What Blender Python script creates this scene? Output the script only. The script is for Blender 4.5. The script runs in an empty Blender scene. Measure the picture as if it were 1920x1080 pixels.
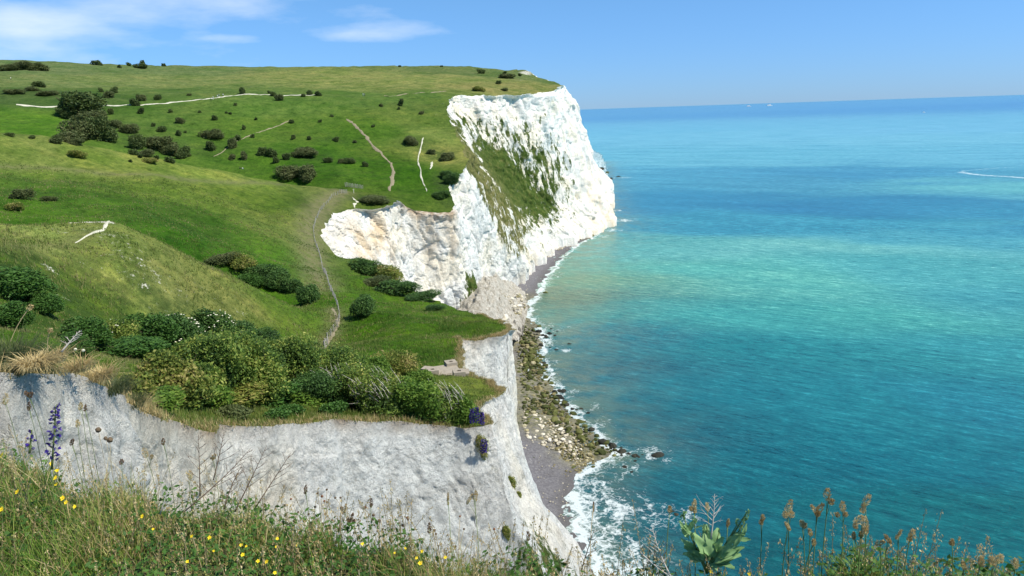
import bpy, math, random
import numpy as np
from mathutils import Vector, Matrix, geometry
R = math.radians
SC = bpy.context.scene
COL = SC.collection
random.seed(7); RNG = np.random.default_rng(7)

# ------------------------------------------------------------------ camera
EYE = np.array([0.0, 0.0, 90.0]); F = 1387.0
PITCH = math.atan(331.6/F); ROLL = R(1.93)
cp, sp = math.cos(PITCH), math.sin(PITCH)
FWD = np.array([0, cp, -sp]); U0 = np.array([0, sp, cp]); R0 = np.array([1.0, 0, 0])
RT = math.cos(ROLL)*R0 - math.sin(ROLL)*U0
UP = math.cos(ROLL)*U0 + math.sin(ROLL)*R0
cam = bpy.data.cameras.new('camera'); co = bpy.data.objects.new('camera', cam); COL.objects.link(co)
cam.sensor_width = 36; cam.lens = 36*F/1920; cam.clip_start = 0.1; cam.clip_end = 200000
co.matrix_world = Matrix(((RT[0], UP[0], -FWD[0], EYE[0]), (RT[1], UP[1], -FWD[1], EYE[1]), (RT[2], UP[2], -FWD[2], EYE[2]), (0, 0, 0, 1)))
SC.camera = co
SC.view_settings.view_transform = 'Standard'; SC.view_settings.look = 'None'
SC.view_settings.exposure = 0.43; SC.view_settings.gamma = 1.0; SC.view_settings.use_curve_mapping = False
SC.cycles.max_bounces = 6; SC.cycles.transparent_max_bounces = 8
SC.cycles.caustics_reflective = False; SC.cycles.caustics_refractive = False

# ------------------------------------------------------------------ sun and sky
SUN_AZ, SUN_EL = 107.0, 53.0          # azimuth clockwise from +Y
sd = Vector((math.sin(R(SUN_AZ))*math.cos(R(SUN_EL)), math.cos(R(SUN_AZ))*math.cos(R(SUN_EL)), math.sin(R(SUN_EL))))
sl = bpy.data.lights.new('sun', 'SUN'); sl.energy = 4.7; sl.angle = R(0.5); sl.color = (1.0, 0.94, 0.82)
so = bpy.data.objects.new('sun', sl); COL.objects.link(so)
so.rotation_euler = (-sd).to_track_quat('-Z', 'Y').to_euler()
W = bpy.data.worlds.new("World"); SC.world = W; W.use_nodes = True
nt = W.node_tree; nt.nodes.clear()
def nd(t, typ, **kw):
    n = t.nodes.new(typ)
    for k, v in kw.items(): setattr(n, k, v)
    return n
def mth(t, op, a, b=None, c=None, clamp=False):
    n = t.nodes.new('ShaderNodeMath'); n.operation = op; n.use_clamp = clamp
    for i, v in enumerate((a, b, c)):
        if v is None: continue
        if isinstance(v, (int, float)): n.inputs[i].default_value = v
        else: t.links.new(v, n.inputs[i])
    return n.outputs[0]
def sky_dir(px, py):
    d = FWD*F + RT*(px-960) + UP*(540-py)
    return d/np.linalg.norm(d)
sky = nd(nt, 'ShaderNodeTexSky', sky_type='NISHITA', sun_disc=False)
sky.sun_elevation = R(SUN_EL); sky.sun_rotation = R(SUN_AZ); sky.altitude = 0
sky.air_density = 1.0; sky.dust_density = 0.0; sky.ozone_density = 2.2
tcs = nd(nt, 'ShaderNodeTexCoord')
tint = nd(nt, 'ShaderNodeMix', data_type='RGBA', blend_type='MULTIPLY'); tint.inputs[0].default_value = 1
nt.links.new(sky.outputs[0], tint.inputs[6]); 
sepz = nd(nt, 'ShaderNodeSeparateXYZ'); nt.links.new(tcs.outputs['Generated'], sepz.inputs[0])
zr = nd(nt, 'ShaderNodeMapRange'); nt.links.new(sepz.outputs[2], zr.inputs[0]); zr.inputs[1].default_value = 0.0; zr.inputs[2].default_value = .22
tm = nd(nt, 'ShaderNodeMix', data_type='RGBA'); nt.links.new(zr.outputs[0], tm.inputs[0]); tm.inputs[6].default_value = (.255, .465, .98, 1); tm.inputs[7].default_value = (.47, .73, .90, 1)
nt.links.new(tm.outputs[2], tint.inputs[7])
# clouds: soft noise inside a few patches of the sky
mp = nd(nt, 'ShaderNodeMapping'); mp.inputs['Scale'].default_value = (5, 5, 19)
nt.links.new(tcs.outputs['Generated'], mp.inputs[0])
cn = nd(nt, 'ShaderNodeTexNoise'); cn.inputs['Scale'].default_value = 1.2; cn.inputs['Detail'].default_value = 7; cn.inputs['Roughness'].default_value = 0.55
nt.links.new(mp.outputs[0], cn.inputs[0])
cover = None
for (px, py, rh, rv, s) in ((50, 45, .10, .030, 1.12), (330, 14, .20, .032, .95), (440, 72, .06, .009, .62), (690, 60, .11, .013, .80), (150, 62, .12, .022, .7), (-500, 40, .4, .08, 1.0), (560, 20, .10, .03, .4), (150, 95, .12, .014, .45)):
    d = sky_dir(px, py); h = np.array([-d[1], d[0], 0]); h /= np.linalg.norm(h); v = np.cross(d, h)
    acc = []
    for axis, rr in ((h, rh), (v, rv)):
        dp = nd(nt, 'ShaderNodeVectorMath', operation='DOT_PRODUCT'); nt.links.new(tcs.outputs['Generated'], dp.inputs[0]); dp.inputs[1].default_value = tuple(axis/rr)
        acc.append(mth(nt, 'MULTIPLY', dp.outputs['Value'], dp.outputs['Value']))
    fr = nd(nt, 'ShaderNodeVectorMath', operation='DOT_PRODUCT'); nt.links.new(tcs.outputs['Generated'], fr.inputs[0]); fr.inputs[1].default_value = tuple(d)
    g = mth(nt, 'MULTIPLY', mth(nt, 'EXPONENT', mth(nt, 'MULTIPLY', mth(nt, 'ADD', acc[0], acc[1]), -1.0)), s)
    g = mth(nt, 'MULTIPLY', g, mth(nt, 'GREATER_THAN', fr.outputs['Value'], 0.0))
    cover = g if cover is None else mth(nt, 'MAXIMUM', cover, g)
cd = mth(nt, 'MULTIPLY', mth(nt, 'SUBTRACT', mth(nt, 'ADD', cn.outputs[0], mth(nt, 'MULTIPLY', cover, 0.42)), 0.66), 1.9, clamp=True)
cd = mth(nt, 'MULTIPLY', cd, 0.80)
cm = nd(nt, 'ShaderNodeMix', data_type='RGBA'); nt.links.new(cd, cm.inputs[0]); nt.links.new(tint.outputs[2], cm.inputs[6]); cm.inputs[7].default_value = (6.4, 7.0, 7.8, 1)
bg = nd(nt, 'ShaderNodeBackground'); bg.inputs[1].default_value = 0.114
nt.links.new(cm.outputs[2], bg.inputs[0]); wo = nd(nt, 'ShaderNodeOutputWorld'); nt.links.new(bg.outputs[0], wo.inputs[0])

# ------------------------------------------------------------------ geometry helpers
def ray(px, py):
    px = np.asarray(px, float); py = np.asarray(py, float)
    d = FWD*F + RT*(px[..., None]-960) + UP*(540-py[..., None])
    return d/np.hypot(d[..., 0], d[..., 1])[..., None]      # horizontal length 1
def P(px, py, d): return EYE + ray(px, py)*np.asarray(d, float)[..., None]
def PZ(px, py, z=0.0):
    r = ray(px, py); return EYE + r*((z-90.0)/r[..., 2])[..., None]
def topix(p):
    q = np.asarray(p, float)-EYE; w = q@FWD
    return 960+F*(q@RT)/w, 540-F*(q@UP)/w
def _h(ix, iy, iz, seed):
    n = (ix.astype(np.int64)*374761393 + iy.astype(np.int64)*668265263 + iz.astype(np.int64)*2147483647 + seed*974634777) & 0xffffffff
    n = ((n ^ (n >> 13))*1274126177) & 0xffffffff
    n = (n ^ (n >> 16)) & 0xffff
    return n/32767.5-1
def vnoise(x, y, z=None, seed=0):
    x = np.asarray(x, float); y = np.asarray(y, float); z = np.zeros_like(x) if z is None else np.asarray(z, float)
    ix, iy, iz = np.floor(x), np.floor(y), np.floor(z); fx, fy, fz = x-ix, y-iy, z-iz
    fx = fx*fx*(3-2*fx); fy = fy*fy*(3-2*fy); fz = fz*fz*(3-2*fz)
    o = 0
    for a in (0, 1):
        for b in (0, 1):
            for c in (0, 1):
                o = o + _h(ix+a, iy+b, iz+c, seed)*(fx if a else 1-fx)*(fy if b else 1-fy)*(fz if c else 1-fz)
    return o
def fbm(x, y, z=None, octv=4, seed=0, gain=.5):
    o = 0; a = 1.0; f = 1.0
    for k in range(octv):
        o = o + a*vnoise(np.asarray(x)*f, np.asarray(y)*f, None if z is None else np.asarray(z)*f, seed+k*17); a *= gain; f *= 2.03
    return o
def sstep(a, b, x): t = np.clip((x-a)/(b-a), 0, 1); return t*t*(3-2*t)

def mesh_np(name, V, Fq, mats=(), smooth=False, attrs=None, midx=None):
    V = np.asarray(V, float); me = bpy.data.meshes.new(name)
    Fq = np.asarray(Fq, dtype=np.int32); k = Fq.shape[1]
    me.vertices.add(len(V)); me.vertices.foreach_set('co', V.astype(np.float32).ravel())
    me.loops.add(Fq.size); me.loops.foreach_set('vertex_index', Fq.ravel())
    me.polygons.add(len(Fq)); me.polygons.foreach_set('loop_start', np.arange(0, Fq.size, k, dtype=np.int32))
    me.polygons.foreach_set('loop_total', np.full(len(Fq), k, dtype=np.int32))
    if midx is not None: me.polygons.foreach_set('material_index', np.asarray(midx, dtype=np.int32))
    me.update(calc_edges=True)
    if smooth: me.polygons.foreach_set('use_smooth', np.ones(len(Fq), dtype=bool))
    for m in mats: me.materials.append(m)
    for an, av in (attrs or {}).items():
        av = np.asarray(av, float)
        if av.ndim == 1:
            a = me.attributes.new(an, 'FLOAT', 'POINT'); a.data.foreach_set('value', av.astype(np.float32))
        else:
            a = me.attributes.new(an, 'FLOAT_COLOR', 'POINT')
            c = np.ones((len(av), 4), np.float32); c[:, :3] = av; a.data.foreach_set('color', c.ravel())
    return me
def link(name, me, parent=None, loc=None):
    o = bpy.data.objects.new(name, me); COL.objects.link(o)
    if loc is not None: o.location = loc
    if parent is not None: o.parent = parent
    return o
def tag(o, label=None, cat=None, group=None, kind=None):
    if label: o['label'] = label
    if cat: o['category'] = cat
    if group: o['group'] = group
    if kind: o['kind'] = kind
    return o
def empty(name, loc, label, cat, group=None, rz=0.0, s=1.0):
    o = bpy.data.objects.new(name, None); COL.objects.link(o); o.location = loc; o.rotation_euler = (0, 0, rz); o.scale = (s, s, s); o.empty_display_size = .1
    return tag(o, label, cat, group)
def gridfaces(nu, nv, wrap=False):
    i, j = np.meshgrid(np.arange(nu-1 if not wrap else nu), np.arange(nv-1), indexing='ij'); i2 = (i+1) % nu
    return np.stack([i*nv+j, i2*nv+j, i2*nv+j+1, i*nv+j+1], -1).reshape(-1, 4)
class MB:                                     # small mesh collector
    def __init__(s): s.v = []; s.f = []; s.n = 0
    def add(s, V, Fc):
        s.v.append(np.asarray(V, float)); s.f += [[i+s.n for i in f] for f in (Fc.tolist() if isinstance(Fc, np.ndarray) else Fc)]; s.n += len(V)
    def tube(s, pts, rad, seg=5):
        pts = np.asarray(pts, float); n = len(pts); rad = np.full(n, rad) if np.isscalar(rad) else np.asarray(rad)
        tan = np.gradient(pts, axis=0); tan /= np.linalg.norm(tan, axis=1)[:, None]+1e-9
        ref = np.array([0.31, 0.95, 0.05]); a = np.cross(tan, ref); a /= np.linalg.norm(a, axis=1)[:, None]+1e-9; b = np.cross(tan, a)
        th = np.arange(seg)*2*math.pi/seg
        V = pts[:, None] + (a[:, None]*np.cos(th)[None, :, None] + b[:, None]*np.sin(th)[None, :, None])*rad[:, None, None]
        base = [[i*seg+j, i*seg+(j+1) % seg, (i+1)*seg+(j+1) % seg, (i+1)*seg+j] for i in range(n-1) for j in range(seg)]
        s.add(V.reshape(-1, 3), base + [list(range(seg))[::-1], [(n-1)*seg+j for j in range(seg)]])
    def box(s, c, h, rz=0.0, jit=0.0, bev=0.0):
        c = np.array(c, float); V = []
        for z in (-1, 1):
            for x, y in ((-1, -1), (1, -1), (1, 1), (-1, 1)): V.append([x*h[0], y*h[1], z*h[2]])
        V = np.array(V) + (RNG.normal(size=(8, 3))*jit if jit else 0)
        cz, sz = math.cos(rz), math.sin(rz); V = V@np.array([[cz, sz, 0], [-sz, cz, 0], [0, 0, 1]]) + c
        s.add(V, [[0, 3, 2, 1], [4, 5, 6, 7], [0, 1, 5, 4], [1, 2, 6, 5], [2, 3, 7, 6], [3, 0, 4, 7]])
    def blob(s, c, r, sub=2, amp=.15, fr=1.5, seed=0):
        V, Fc = ICO[sub]; V = V.copy(); k = 1+amp*fbm(V[:, 0]*fr+seed*3.1, V[:, 1]*fr, V[:, 2]*fr, 3, seed)
        s.add(V*k[:, None]*np.asarray(r)+np.asarray(c), Fc)
    def mesh(s, name, mats=(), smooth=False):
        me = bpy.data.meshes.new(name); me.from_pydata(np.vstack(s.v).tolist(), [], s.f)
        if smooth: me.polygons.foreach_set('use_smooth', np.ones(len(me.polygons), dtype=bool))
        for m in mats: me.materials.append(m)
        me.update(); return me
    def build(s, name, mat, parent=None, smooth=False, loc=None): return link(name, s.mesh(name, [mat], smooth), parent, loc)
def _ico(sub):
    import bmesh
    b = bmesh.new(); bmesh.ops.create_icosphere(b, subdivisions=sub, radius=1); V = np.array([v.co[:] for v in b.verts]); Fc = [[v.index for v in f.verts] for f in b.faces]; b.free(); return V, Fc
ICO = {k: _ico(k) for k in (1, 2, 3)}
def lin(c):
    c = np.asarray(c, float)/255.0; return np.where(c <= .04045, c/12.92, ((c+.055)/1.055)**2.4)

# ------------------------------------------------------------------ materials
def newmat(name):
    m = bpy.data.materials.new(name); m.use_nodes = True; t = m.node_tree; t.nodes.clear()
    out = nd(t, 'ShaderNodeOutputMaterial'); b = nd(t, 'ShaderNodeBsdfPrincipled'); t.links.new(b.outputs[0], out.inputs[0])
    b.inputs['Roughness'].default_value = .85; b.inputs['Specular IOR Level'].default_value = .2
    return m, t, b, out
def pos(t): return nd(t, 'ShaderNodeNewGeometry').outputs['Position']
def noise(t, vec, scale, detail=4, rough=.55, vscale=None, dist=0.0, typ='noise'):
    if vscale:
        mpn = nd(t, 'ShaderNodeMapping'); mpn.inputs['Scale'].default_value = vscale
        if len(vscale) == 3 and isinstance(vec, tuple): mpn.vector_type = 'TEXTURE'; mpn.inputs['Scale'].default_value = tuple(1/v_ for v_ in vscale); mpn.inputs['Rotation'].default_value = vec[1]; vec = vec[0]
        t.links.new(vec, mpn.inputs[0]); vec = mpn.outputs[0]
    n = nd(t, 'ShaderNodeTexNoise'); n.inputs['Scale'].default_value = scale; n.inputs['Detail'].default_value = detail; n.inputs['Roughness'].default_value = rough; n.inputs['Distortion'].default_value = dist
    t.links.new(vec, n.inputs[0]); return n.outputs[0]
def ramp(t, f, stops, interp='LINEAR'):
    r = nd(t, 'ShaderNodeValToRGB'); r.color_ramp.interpolation = interp
    el = r.color_ramp.elements
    while len(el) > 1: el.remove(el[-1])
    for i, (p, c) in enumerate(stops):
        e = el[0] if i == 0 else el.new(p)
        e.position = p; e.color = (c, c, c, 1) if isinstance(c, (int, float)) else (*c, 1)
    t.links.new(f, r.inputs[0]); return r.outputs[0]
def mix(t, f, a, b, bt='MIX'):
    m = nd(t, 'ShaderNodeMix', data_type='RGBA', blend_type=bt)
    for i, v in ((0, f), (6, a), (7, b)):
        if isinstance(v, (int, float)): m.inputs[i].default_value = v
        elif isinstance(v, tuple): m.inputs[i].default_value = (*v, 1)
        else: t.links.new(v, m.inputs[i])
    return m.outputs[2]
def attr(t, name, col=False):
    a = nd(t, 'ShaderNodeAttribute', attribute_name=name); return a.outputs['Color' if col else 'Fac']
def bump(t, b, h, strength=.5, dist=.1, chain=None):
    n = nd(t, 'ShaderNodeBump'); n.inputs['Strength'].default_value = strength; n.inputs['Distance'].default_value = dist
    t.links.new(h, n.inputs['Height'])
    if chain is not None: t.links.new(chain, n.inputs['Normal'])
    t.links.new(n.outputs[0], b.inputs['Normal']); return n.outputs[0]
def simple(name, c, rough=.8, var=.25, scale=8.0, spec=.2, island=False, obj=False):
    m, t, b, out = newmat(name)
    tc = nd(t, 'ShaderNodeTexCoord'); n = noise(t, tc.outputs['Object'], scale, 4)
    col = mix(t, n, tuple(x*(1-var) for x in c), tuple(min(1, x*(1+var)) for x in c))
    if island:
        g = nd(t, 'ShaderNodeNewGeometry'); col = mix(t, 1.0, col, ramp(t, g.outputs['Random Per Island'], [(0, .6), (1, 1.35)]), 'MULTIPLY')
    t.links.new(col, b.inputs['Base Color']); b.inputs['Roughness'].default_value = rough; b.inputs['Specular IOR Level'].default_value = spec
    return m
def leafmat(name, cols, trans=.42, patch=.35, rough=.6, spec=.25):
    """cols: stops of colours over the random value of each leaf, mixed with patches in world space"""
    m, t, b, out = newmat(name)
    g = nd(t, 'ShaderNodeNewGeometry'); n = noise(t, g.outputs['Position'], patch, 3)
    f = mth(t, 'ADD', mth(t, 'MULTIPLY', g.outputs['Random Per Island'], .55), mth(t, 'MULTIPLY', mth(t, 'SUBTRACT', n, .5), 1.5))
    f = mth(t, 'ADD', f, .22, clamp=True)
    c = ramp(t, f, [(i/(len(cols)-1), x) for i, x in enumerate(cols)])
    t.links.new(c, b.inputs['Base Color']); b.inputs['Roughness'].default_value = rough; b.inputs['Specular IOR Level'].default_value = spec
    tr = nd(t, 'ShaderNodeBsdfTranslucent'); t.links.new(c, tr.inputs[0]); ms = nd(t, 'ShaderNodeMixShader'); ms.inputs[0].default_value = trans
    t.links.new(b.outputs[0], ms.inputs[1]); t.links.new(tr.outputs[0], ms.inputs[2]); t.links.new(ms.outputs[0], out.inputs[0])
    return m

# chalk
M_chalk, t, b, _ = newmat('chalk'); p = pos(t)
big = noise(t, p, .06, 5); fine = noise(t, p, 1.3, 8, .7); streak = noise(t, p, .5, 5, .6, vscale=(1, 1, .16)); fin2 = noise(t, p, 7.0, 4, .7)
c = ramp(t, fine, [(.3, (.58, .57, .52)), (.40, (.80, .785, .73)), (.52, (.87, .86, .80)), (.7, (.90, .885, .83))])
c = mix(t, mth(t, 'MULTIPLY', ramp(t, streak, [(.42, 1.0), (.50, 0.0)]), .35), c, (.62, .62, .60))
st = mth(t, 'MULTIPLY', attr(t, 'stain'), ramp(t, noise(t, p, .16, 6, .65, vscale=(1, 1, .5)), [(.36, 0.0), (.6, 1.0)]))
c = mix(t, mth(t, 'MULTIPLY', st, .68), c, (.68, .47, .22))
soil = mth(t, 'MULTIPLY', attr(t, 'soil'), ramp(t, noise(t, p, .8, 4), [(.35, .35), (.6, 1.0)]))
c = mix(t, soil, c, (.36, .25, .15))
crk = ramp(t, noise(t, p, .35, 9, .75, dist=1.2), [(.485, 0.0), (.5, 1.0), (.515, 0.0)])
c = mix(t, mth(t, 'MULTIPLY', crk, .32), c, (.36, .36, .33))
wv1 = nd(t, 'ShaderNodeVectorMath', operation='ADD'); nz1 = nd(t, 'ShaderNodeTexNoise'); nz1.inputs['Scale'].default_value = .9; nz1.inputs['Detail'].default_value = 6; nz1.inputs['Roughness'].default_value = .7; t.links.new(p, nz1.inputs[0])
sv1 = nd(t, 'ShaderNodeVectorMath', operation='SCALE'); sv1.inputs['Scale'].default_value = 2.2; t.links.new(nz1.outputs[1], sv1.inputs[0]); t.links.new(p, wv1.inputs[0]); t.links.new(sv1.outputs[0], wv1.inputs[1])
ve = nd(t, 'ShaderNodeTexVoronoi', feature='DISTANCE_TO_EDGE'); ve.inputs['Scale'].default_value = .85; t.links.new(wv1.outputs[0], ve.inputs[0])
frac = mth(t, 'MULTIPLY', ramp(t, ve.outputs['Distance'], [(0.0, 1.0), (.045, 0.0)]), ramp(t, noise(t, p, .3, 5, .6), [(.42, 0.0), (.56, 1.0)]))
c = mix(t, mth(t, 'MULTIPLY', frac, .42), c, (.33, .32, .29))
sz1 = nd(t, 'ShaderNodeSeparateXYZ'); t.links.new(wv1.outputs[0], sz1.inputs[0])
bed = mth(t, 'SINE', mth(t, 'MULTIPLY', sz1.outputs[2], 1.25)); bedm = mth(t, 'MULTIPLY', ramp(t, mth(t, 'ADD', mth(t, 'MULTIPLY', bed, .5), .5), [(.90, 0.0), (.985, 1.0)]), ramp(t, noise(t, p, .12, 5, .7), [(.46, 0.0), (.58, 1.0)]))
c = mix(t, mth(t, 'MULTIPLY', bedm, .35), c, (.42, .40, .36))
pit = ramp(t, noise(t, p, 4.5, 5, .7), [(.33, 1.0), (.40, 0.0)]); c = mix(t, mth(t, 'MULTIPLY', pit, .5), c, (.46, .46, .44))
pat = ramp(t, big, [(.38, (.90, .93, .96)), (.5, (1, 1, 1)), (.62, (1.04, .99, .90))]); c = mix(t, 1.0, c, pat, 'MULTIPLY')
flk = ramp(t, noise(t, p, .38, 9, .82, vscale=(1, 1, .55)), [(.585, 0.0), (.64, 1.0)])
c = mix(t, mth(t, 'MULTIPLY', mth(t, 'MULTIPLY', flk, attr(t, 'dirty')), .75), c, (.20, .20, .13))
vn = noise(t, p, .15, 10, .76, vscale=(1.2, 1.2, .5))
vnc = mth(t, 'ADD', mth(t, 'MULTIPLY', mth(t, 'SUBTRACT', vn, .5), 1.9), .5)
vm = mth(t, 'MULTIPLY', mth(t, 'SUBTRACT', mth(t, 'ADD', vnc, attr(t, 'veg')), .99), 12.0, clamp=True)
gcol = ramp(t, noise(t, p, .35, 7, .7), [(.3, (.03, .06, .012)), (.5, (.065, .105, .02)), (.68, (.15, .16, .05))])
gcol = mix(t, attr(t, 'dry'), gcol, ramp(t, noise(t, p, .5, 6, .7), [(.35, (.10, .12, .03)), (.65, (.24, .21, .09))]))
c = mix(t, vm, c, gcol)
t.links.new(c, b.inputs['Base Color']); b.inputs['Roughness'].default_value = .95; b.inputs['Specular IOR Level'].default_value = .1
vo = nd(t, 'ShaderNodeTexVoronoi'); vo.inputs['Scale'].default_value = 1.1
wv0 = nd(t, 'ShaderNodeVectorMath', operation='ADD'); nz0 = nd(t, 'ShaderNodeTexNoise'); nz0.inputs['Scale'].default_value = 1.1; nz0.inputs['Detail'].default_value = 4; t.links.new(p, nz0.inputs[0]); t.links.new(p, wv0.inputs[0]); t.links.new(nz0.outputs[1], wv0.inputs[1]); t.links.new(wv0.outputs[0], vo.inputs[0])
b0 = bump(t, b, vo.outputs['Distance'], .4, .45); b1 = bump(t, b, fine, .8, .7, b0); b2 = bump(t, b, noise(t, p, 3.0, 8, .8), .9, .32, b1); b3 = bump(t, b, crk, .4, -.3, b2); bump(t, b, frac, .5, -.35, b3)

M_scree, t, b, _ = newmat('scree'); p = pos(t); sn = noise(t, p, .7, 9, .8)
t.links.new(ramp(t, sn, [(.33, (.18, .165, .13)), (.45, (.38, .35, .29)), (.56, (.55, .52, .45)), (.68, (.72, .70, .64))]), b.inputs['Base Color']); bump(t, b, sn, 1.0, 1.2)
# turf
M_turf, t, b, _ = newmat('turf'); p = pos(t)
g1 = noise(t, p, .9, 8, .72); g2 = noise(t, p, .12, 6, .65); g3 = noise(t, p, 5.5, 5, .75)
base = attr(t, 'tone', True)
c = mix(t, 1.0, base, ramp(t, g1, [(.28, (.62, .66, .5)), (.5, (1, 1, 1)), (.72, (1.5, 1.36, 1.3))]), 'MULTIPLY')
c = mix(t, 1.0, c, ramp(t, g2, [(.3, (.66, .76, .6)), (.5, (1, 1, 1)), (.7, (1.4, 1.2, 1.25))]), 'MULTIPLY')
c = mix(t, 1.0, c, ramp(t, g3, [(.3, .66), (.7, 1.36)]), 'MULTIPLY')
spz = nd(t, 'ShaderNodeSeparateXYZ'); t.links.new(p, spz.inputs[0]); tz = mth(t, 'SINE', mth(t, 'ADD', mth(t, 'MULTIPLY', spz.outputs[2], 4.6), mth(t, 'MULTIPLY', noise(t, p, .22, 4, .6), 11.0)))
terr = mth(t, 'MULTIPLY', mth(t, 'ADD', mth(t, 'MULTIPLY', tz, .5), .5), ramp(t, noise(t, p, .05, 4, .6), [(.42, 0.0), (.56, 1.0)]))
c = mix(t, mth(t, 'MULTIPLY', terr, .32), c, (.045, .075, .015))
pch = ramp(t, noise(t, p, .035, 6, .66), [(.38, (.72, .84, .66)), (.5, (1, 1, 1)), (.62, (1.12, 1.03, 1.10))]); c = mix(t, 1.0, c, pch, 'MULTIPLY')
c = mix(t, 1.0, c, ramp(t, noise(t, p, .33, 9, .78), [(.36, (.50, .56, .44)), (.47, (.92, .95, .9)), (.6, (1.12, 1.08, 1.05)), (.68, (1.5, 1.4, 1.5))]), 'MULTIPLY')
c = mix(t, mth(t, 'MULTIPLY', ramp(t, noise(t, p, .7, 9, .85), [(.66, 0.0), (.72, 1.0)]), .45), c, (.36, .36, .20))
c = mix(t, mth(t, 'MULTIPLY', ramp(t, noise(t, p, .16, 9, .8), [(.60, 0.0), (.68, 1.0)]), .5), c, (.035, .055, .018))
sc = mth(t, 'MULTIPLY', attr(t, 'scrub'), ramp(t, noise(t, p, .3, 7, .7), [(.38, 0.0), (.52, 1.0)]))
c = mix(t, sc, c, ramp(t, g1, [(.35, (.018, .04, .010)), (.65, (.05, .085, .02))]))
ch = mth(t, 'MULTIPLY', mth(t, 'SUBTRACT', mth(t, 'ADD', noise(t, p, 1.3, 9, .8), attr(t, 'chalky')), 1.0), 12.0, clamp=True)
c = mix(t, ch, c, ramp(t, g3, [(.3, (.36, .36, .27)), (.7, (.70, .68, .60))]))
sl_ = mth(t, 'MULTIPLY', attr(t, 'worn'), ramp(t, noise(t, p, .5, 6, .7), [(.35, .3), (.6, 1.0)]))
c = mix(t, sl_, c, (.17, .155, .085))
t.links.new(c, b.inputs['Base Color']); b.inputs['Roughness'].default_value = .95; b.inputs['Specular IOR Level'].default_value = .08
b1 = bump(t, b, g1, .8, .5); bump(t, b, g3, .7, .12, b1)

# water
M_sea, t, b, out = newmat('sea_water'); p = pos(t)
rot = (0, 0, R(-33))
w1 = noise(t, (p, rot), .045, 4, .6, vscale=(.45, 1.6, 1)); w2 = noise(t, (p, rot), .26, 8, .74, vscale=(.42, 1.7, 1)); w3 = noise(t, (p, (0, 0, R(-26))), 1.1, 4, .65, vscale=(.5, 1.4, 1))
c = attr(t, 'tone', True)
c = mix(t, 1.0, c, ramp(t, noise(t, (p, rot), .018, 6, .6, vscale=(.5, 1.7, 1)), [(.3, (.72, .86, .90)), (.5, (1, 1, 1)), (.7, (1.25, 1.14, 1.12))]), 'MULTIPLY')
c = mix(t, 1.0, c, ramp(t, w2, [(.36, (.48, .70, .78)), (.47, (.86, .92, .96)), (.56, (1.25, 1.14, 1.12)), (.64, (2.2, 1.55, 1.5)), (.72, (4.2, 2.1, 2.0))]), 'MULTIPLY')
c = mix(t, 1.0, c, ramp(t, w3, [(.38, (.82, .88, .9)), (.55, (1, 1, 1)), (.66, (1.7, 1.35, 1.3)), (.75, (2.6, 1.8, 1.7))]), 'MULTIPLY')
shf = attr(t, 'foam'); murk = attr(t, 'murk')
c = mix(t, mth(t, 'MULTIPLY', murk, ramp(t, noise(t, p, .09, 6, .6), [(.34, .1), (.58, 1.0)])), c, (.15, .20, .13))
fn = noise(t, p, .17, 10, .72, dist=2.0)
fv = nd(t, 'ShaderNodeTexVoronoi', feature='DISTANCE_TO_EDGE'); fv.inputs['Scale'].default_value = .42
wv = nd(t, 'ShaderNodeVectorMath', operation='ADD'); t.links.new(p, wv.inputs[0])
nv_ = nd(t, 'ShaderNodeTexNoise'); nv_.inputs['Scale'].default_value = .5; nv_.inputs['Detail'].default_value = 5; t.links.new(p, nv_.inputs[0])
sv_ = nd(t, 'ShaderNodeVectorMath', operation='SCALE'); t.links.new(nv_.outputs[1], sv_.inputs[0]); sv_.inputs['Scale'].default_value = 6.0
t.links.new(sv_.outputs[0], wv.inputs[1]); t.links.new(wv.outputs[0], fv.inputs[0])
lace = ramp(t, fv.outputs['Distance'], [(0.0, 1.0), (.16, 0.0)])
shd = attr(t, 'shore')
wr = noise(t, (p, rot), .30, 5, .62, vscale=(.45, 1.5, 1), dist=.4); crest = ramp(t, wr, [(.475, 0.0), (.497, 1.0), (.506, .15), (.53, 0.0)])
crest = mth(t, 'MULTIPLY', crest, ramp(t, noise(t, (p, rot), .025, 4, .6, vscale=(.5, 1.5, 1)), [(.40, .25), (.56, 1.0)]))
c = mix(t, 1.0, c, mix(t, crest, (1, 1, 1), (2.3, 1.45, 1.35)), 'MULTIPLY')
wl = ramp(t, mth(t, 'ADD', mth(t, 'MULTIPLY', mth(t, 'SINE', mth(t, 'ADD', mth(t, 'MULTIPLY', shd, .75), mth(t, 'MULTIPLY', noise(t, p, .07, 4, .6), 14.0))), .5), .5), [(.78, 0.0), (.97, 1.0)])
shf = mth(t, 'ADD', shf, mth(t, 'MULTIPLY', mth(t, 'MULTIPLY', wl, .20), mth(t, 'EXPONENT', mth(t, 'MULTIPLY', mth(t, 'MAXIMUM', shd, 0.0), -.07))))
fm = mth(t, 'MULTIPLY', mth(t, 'SUBTRACT', mth(t, 'ADD', mth(t, 'ADD', fn, mth(t, 'MULTIPLY', lace, .16)), shf), 1.0), 5.0, clamp=True)
c = mix(t, mth(t, 'MULTIPLY', fm, .82), c, (.72, .79, .80))
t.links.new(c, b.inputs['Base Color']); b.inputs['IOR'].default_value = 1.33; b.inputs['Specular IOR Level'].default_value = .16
t.links.new(mth(t, 'ADD', mth(t, 'MULTIPLY', fm, .5), .22), b.inputs['Roughness'])
b1 = bump(t, b, w1, .22, 3.0); b2 = bump(t, b, w2, .75, 1.6, b1); bump(t, b, w3, .5, .35, b2)

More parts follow.
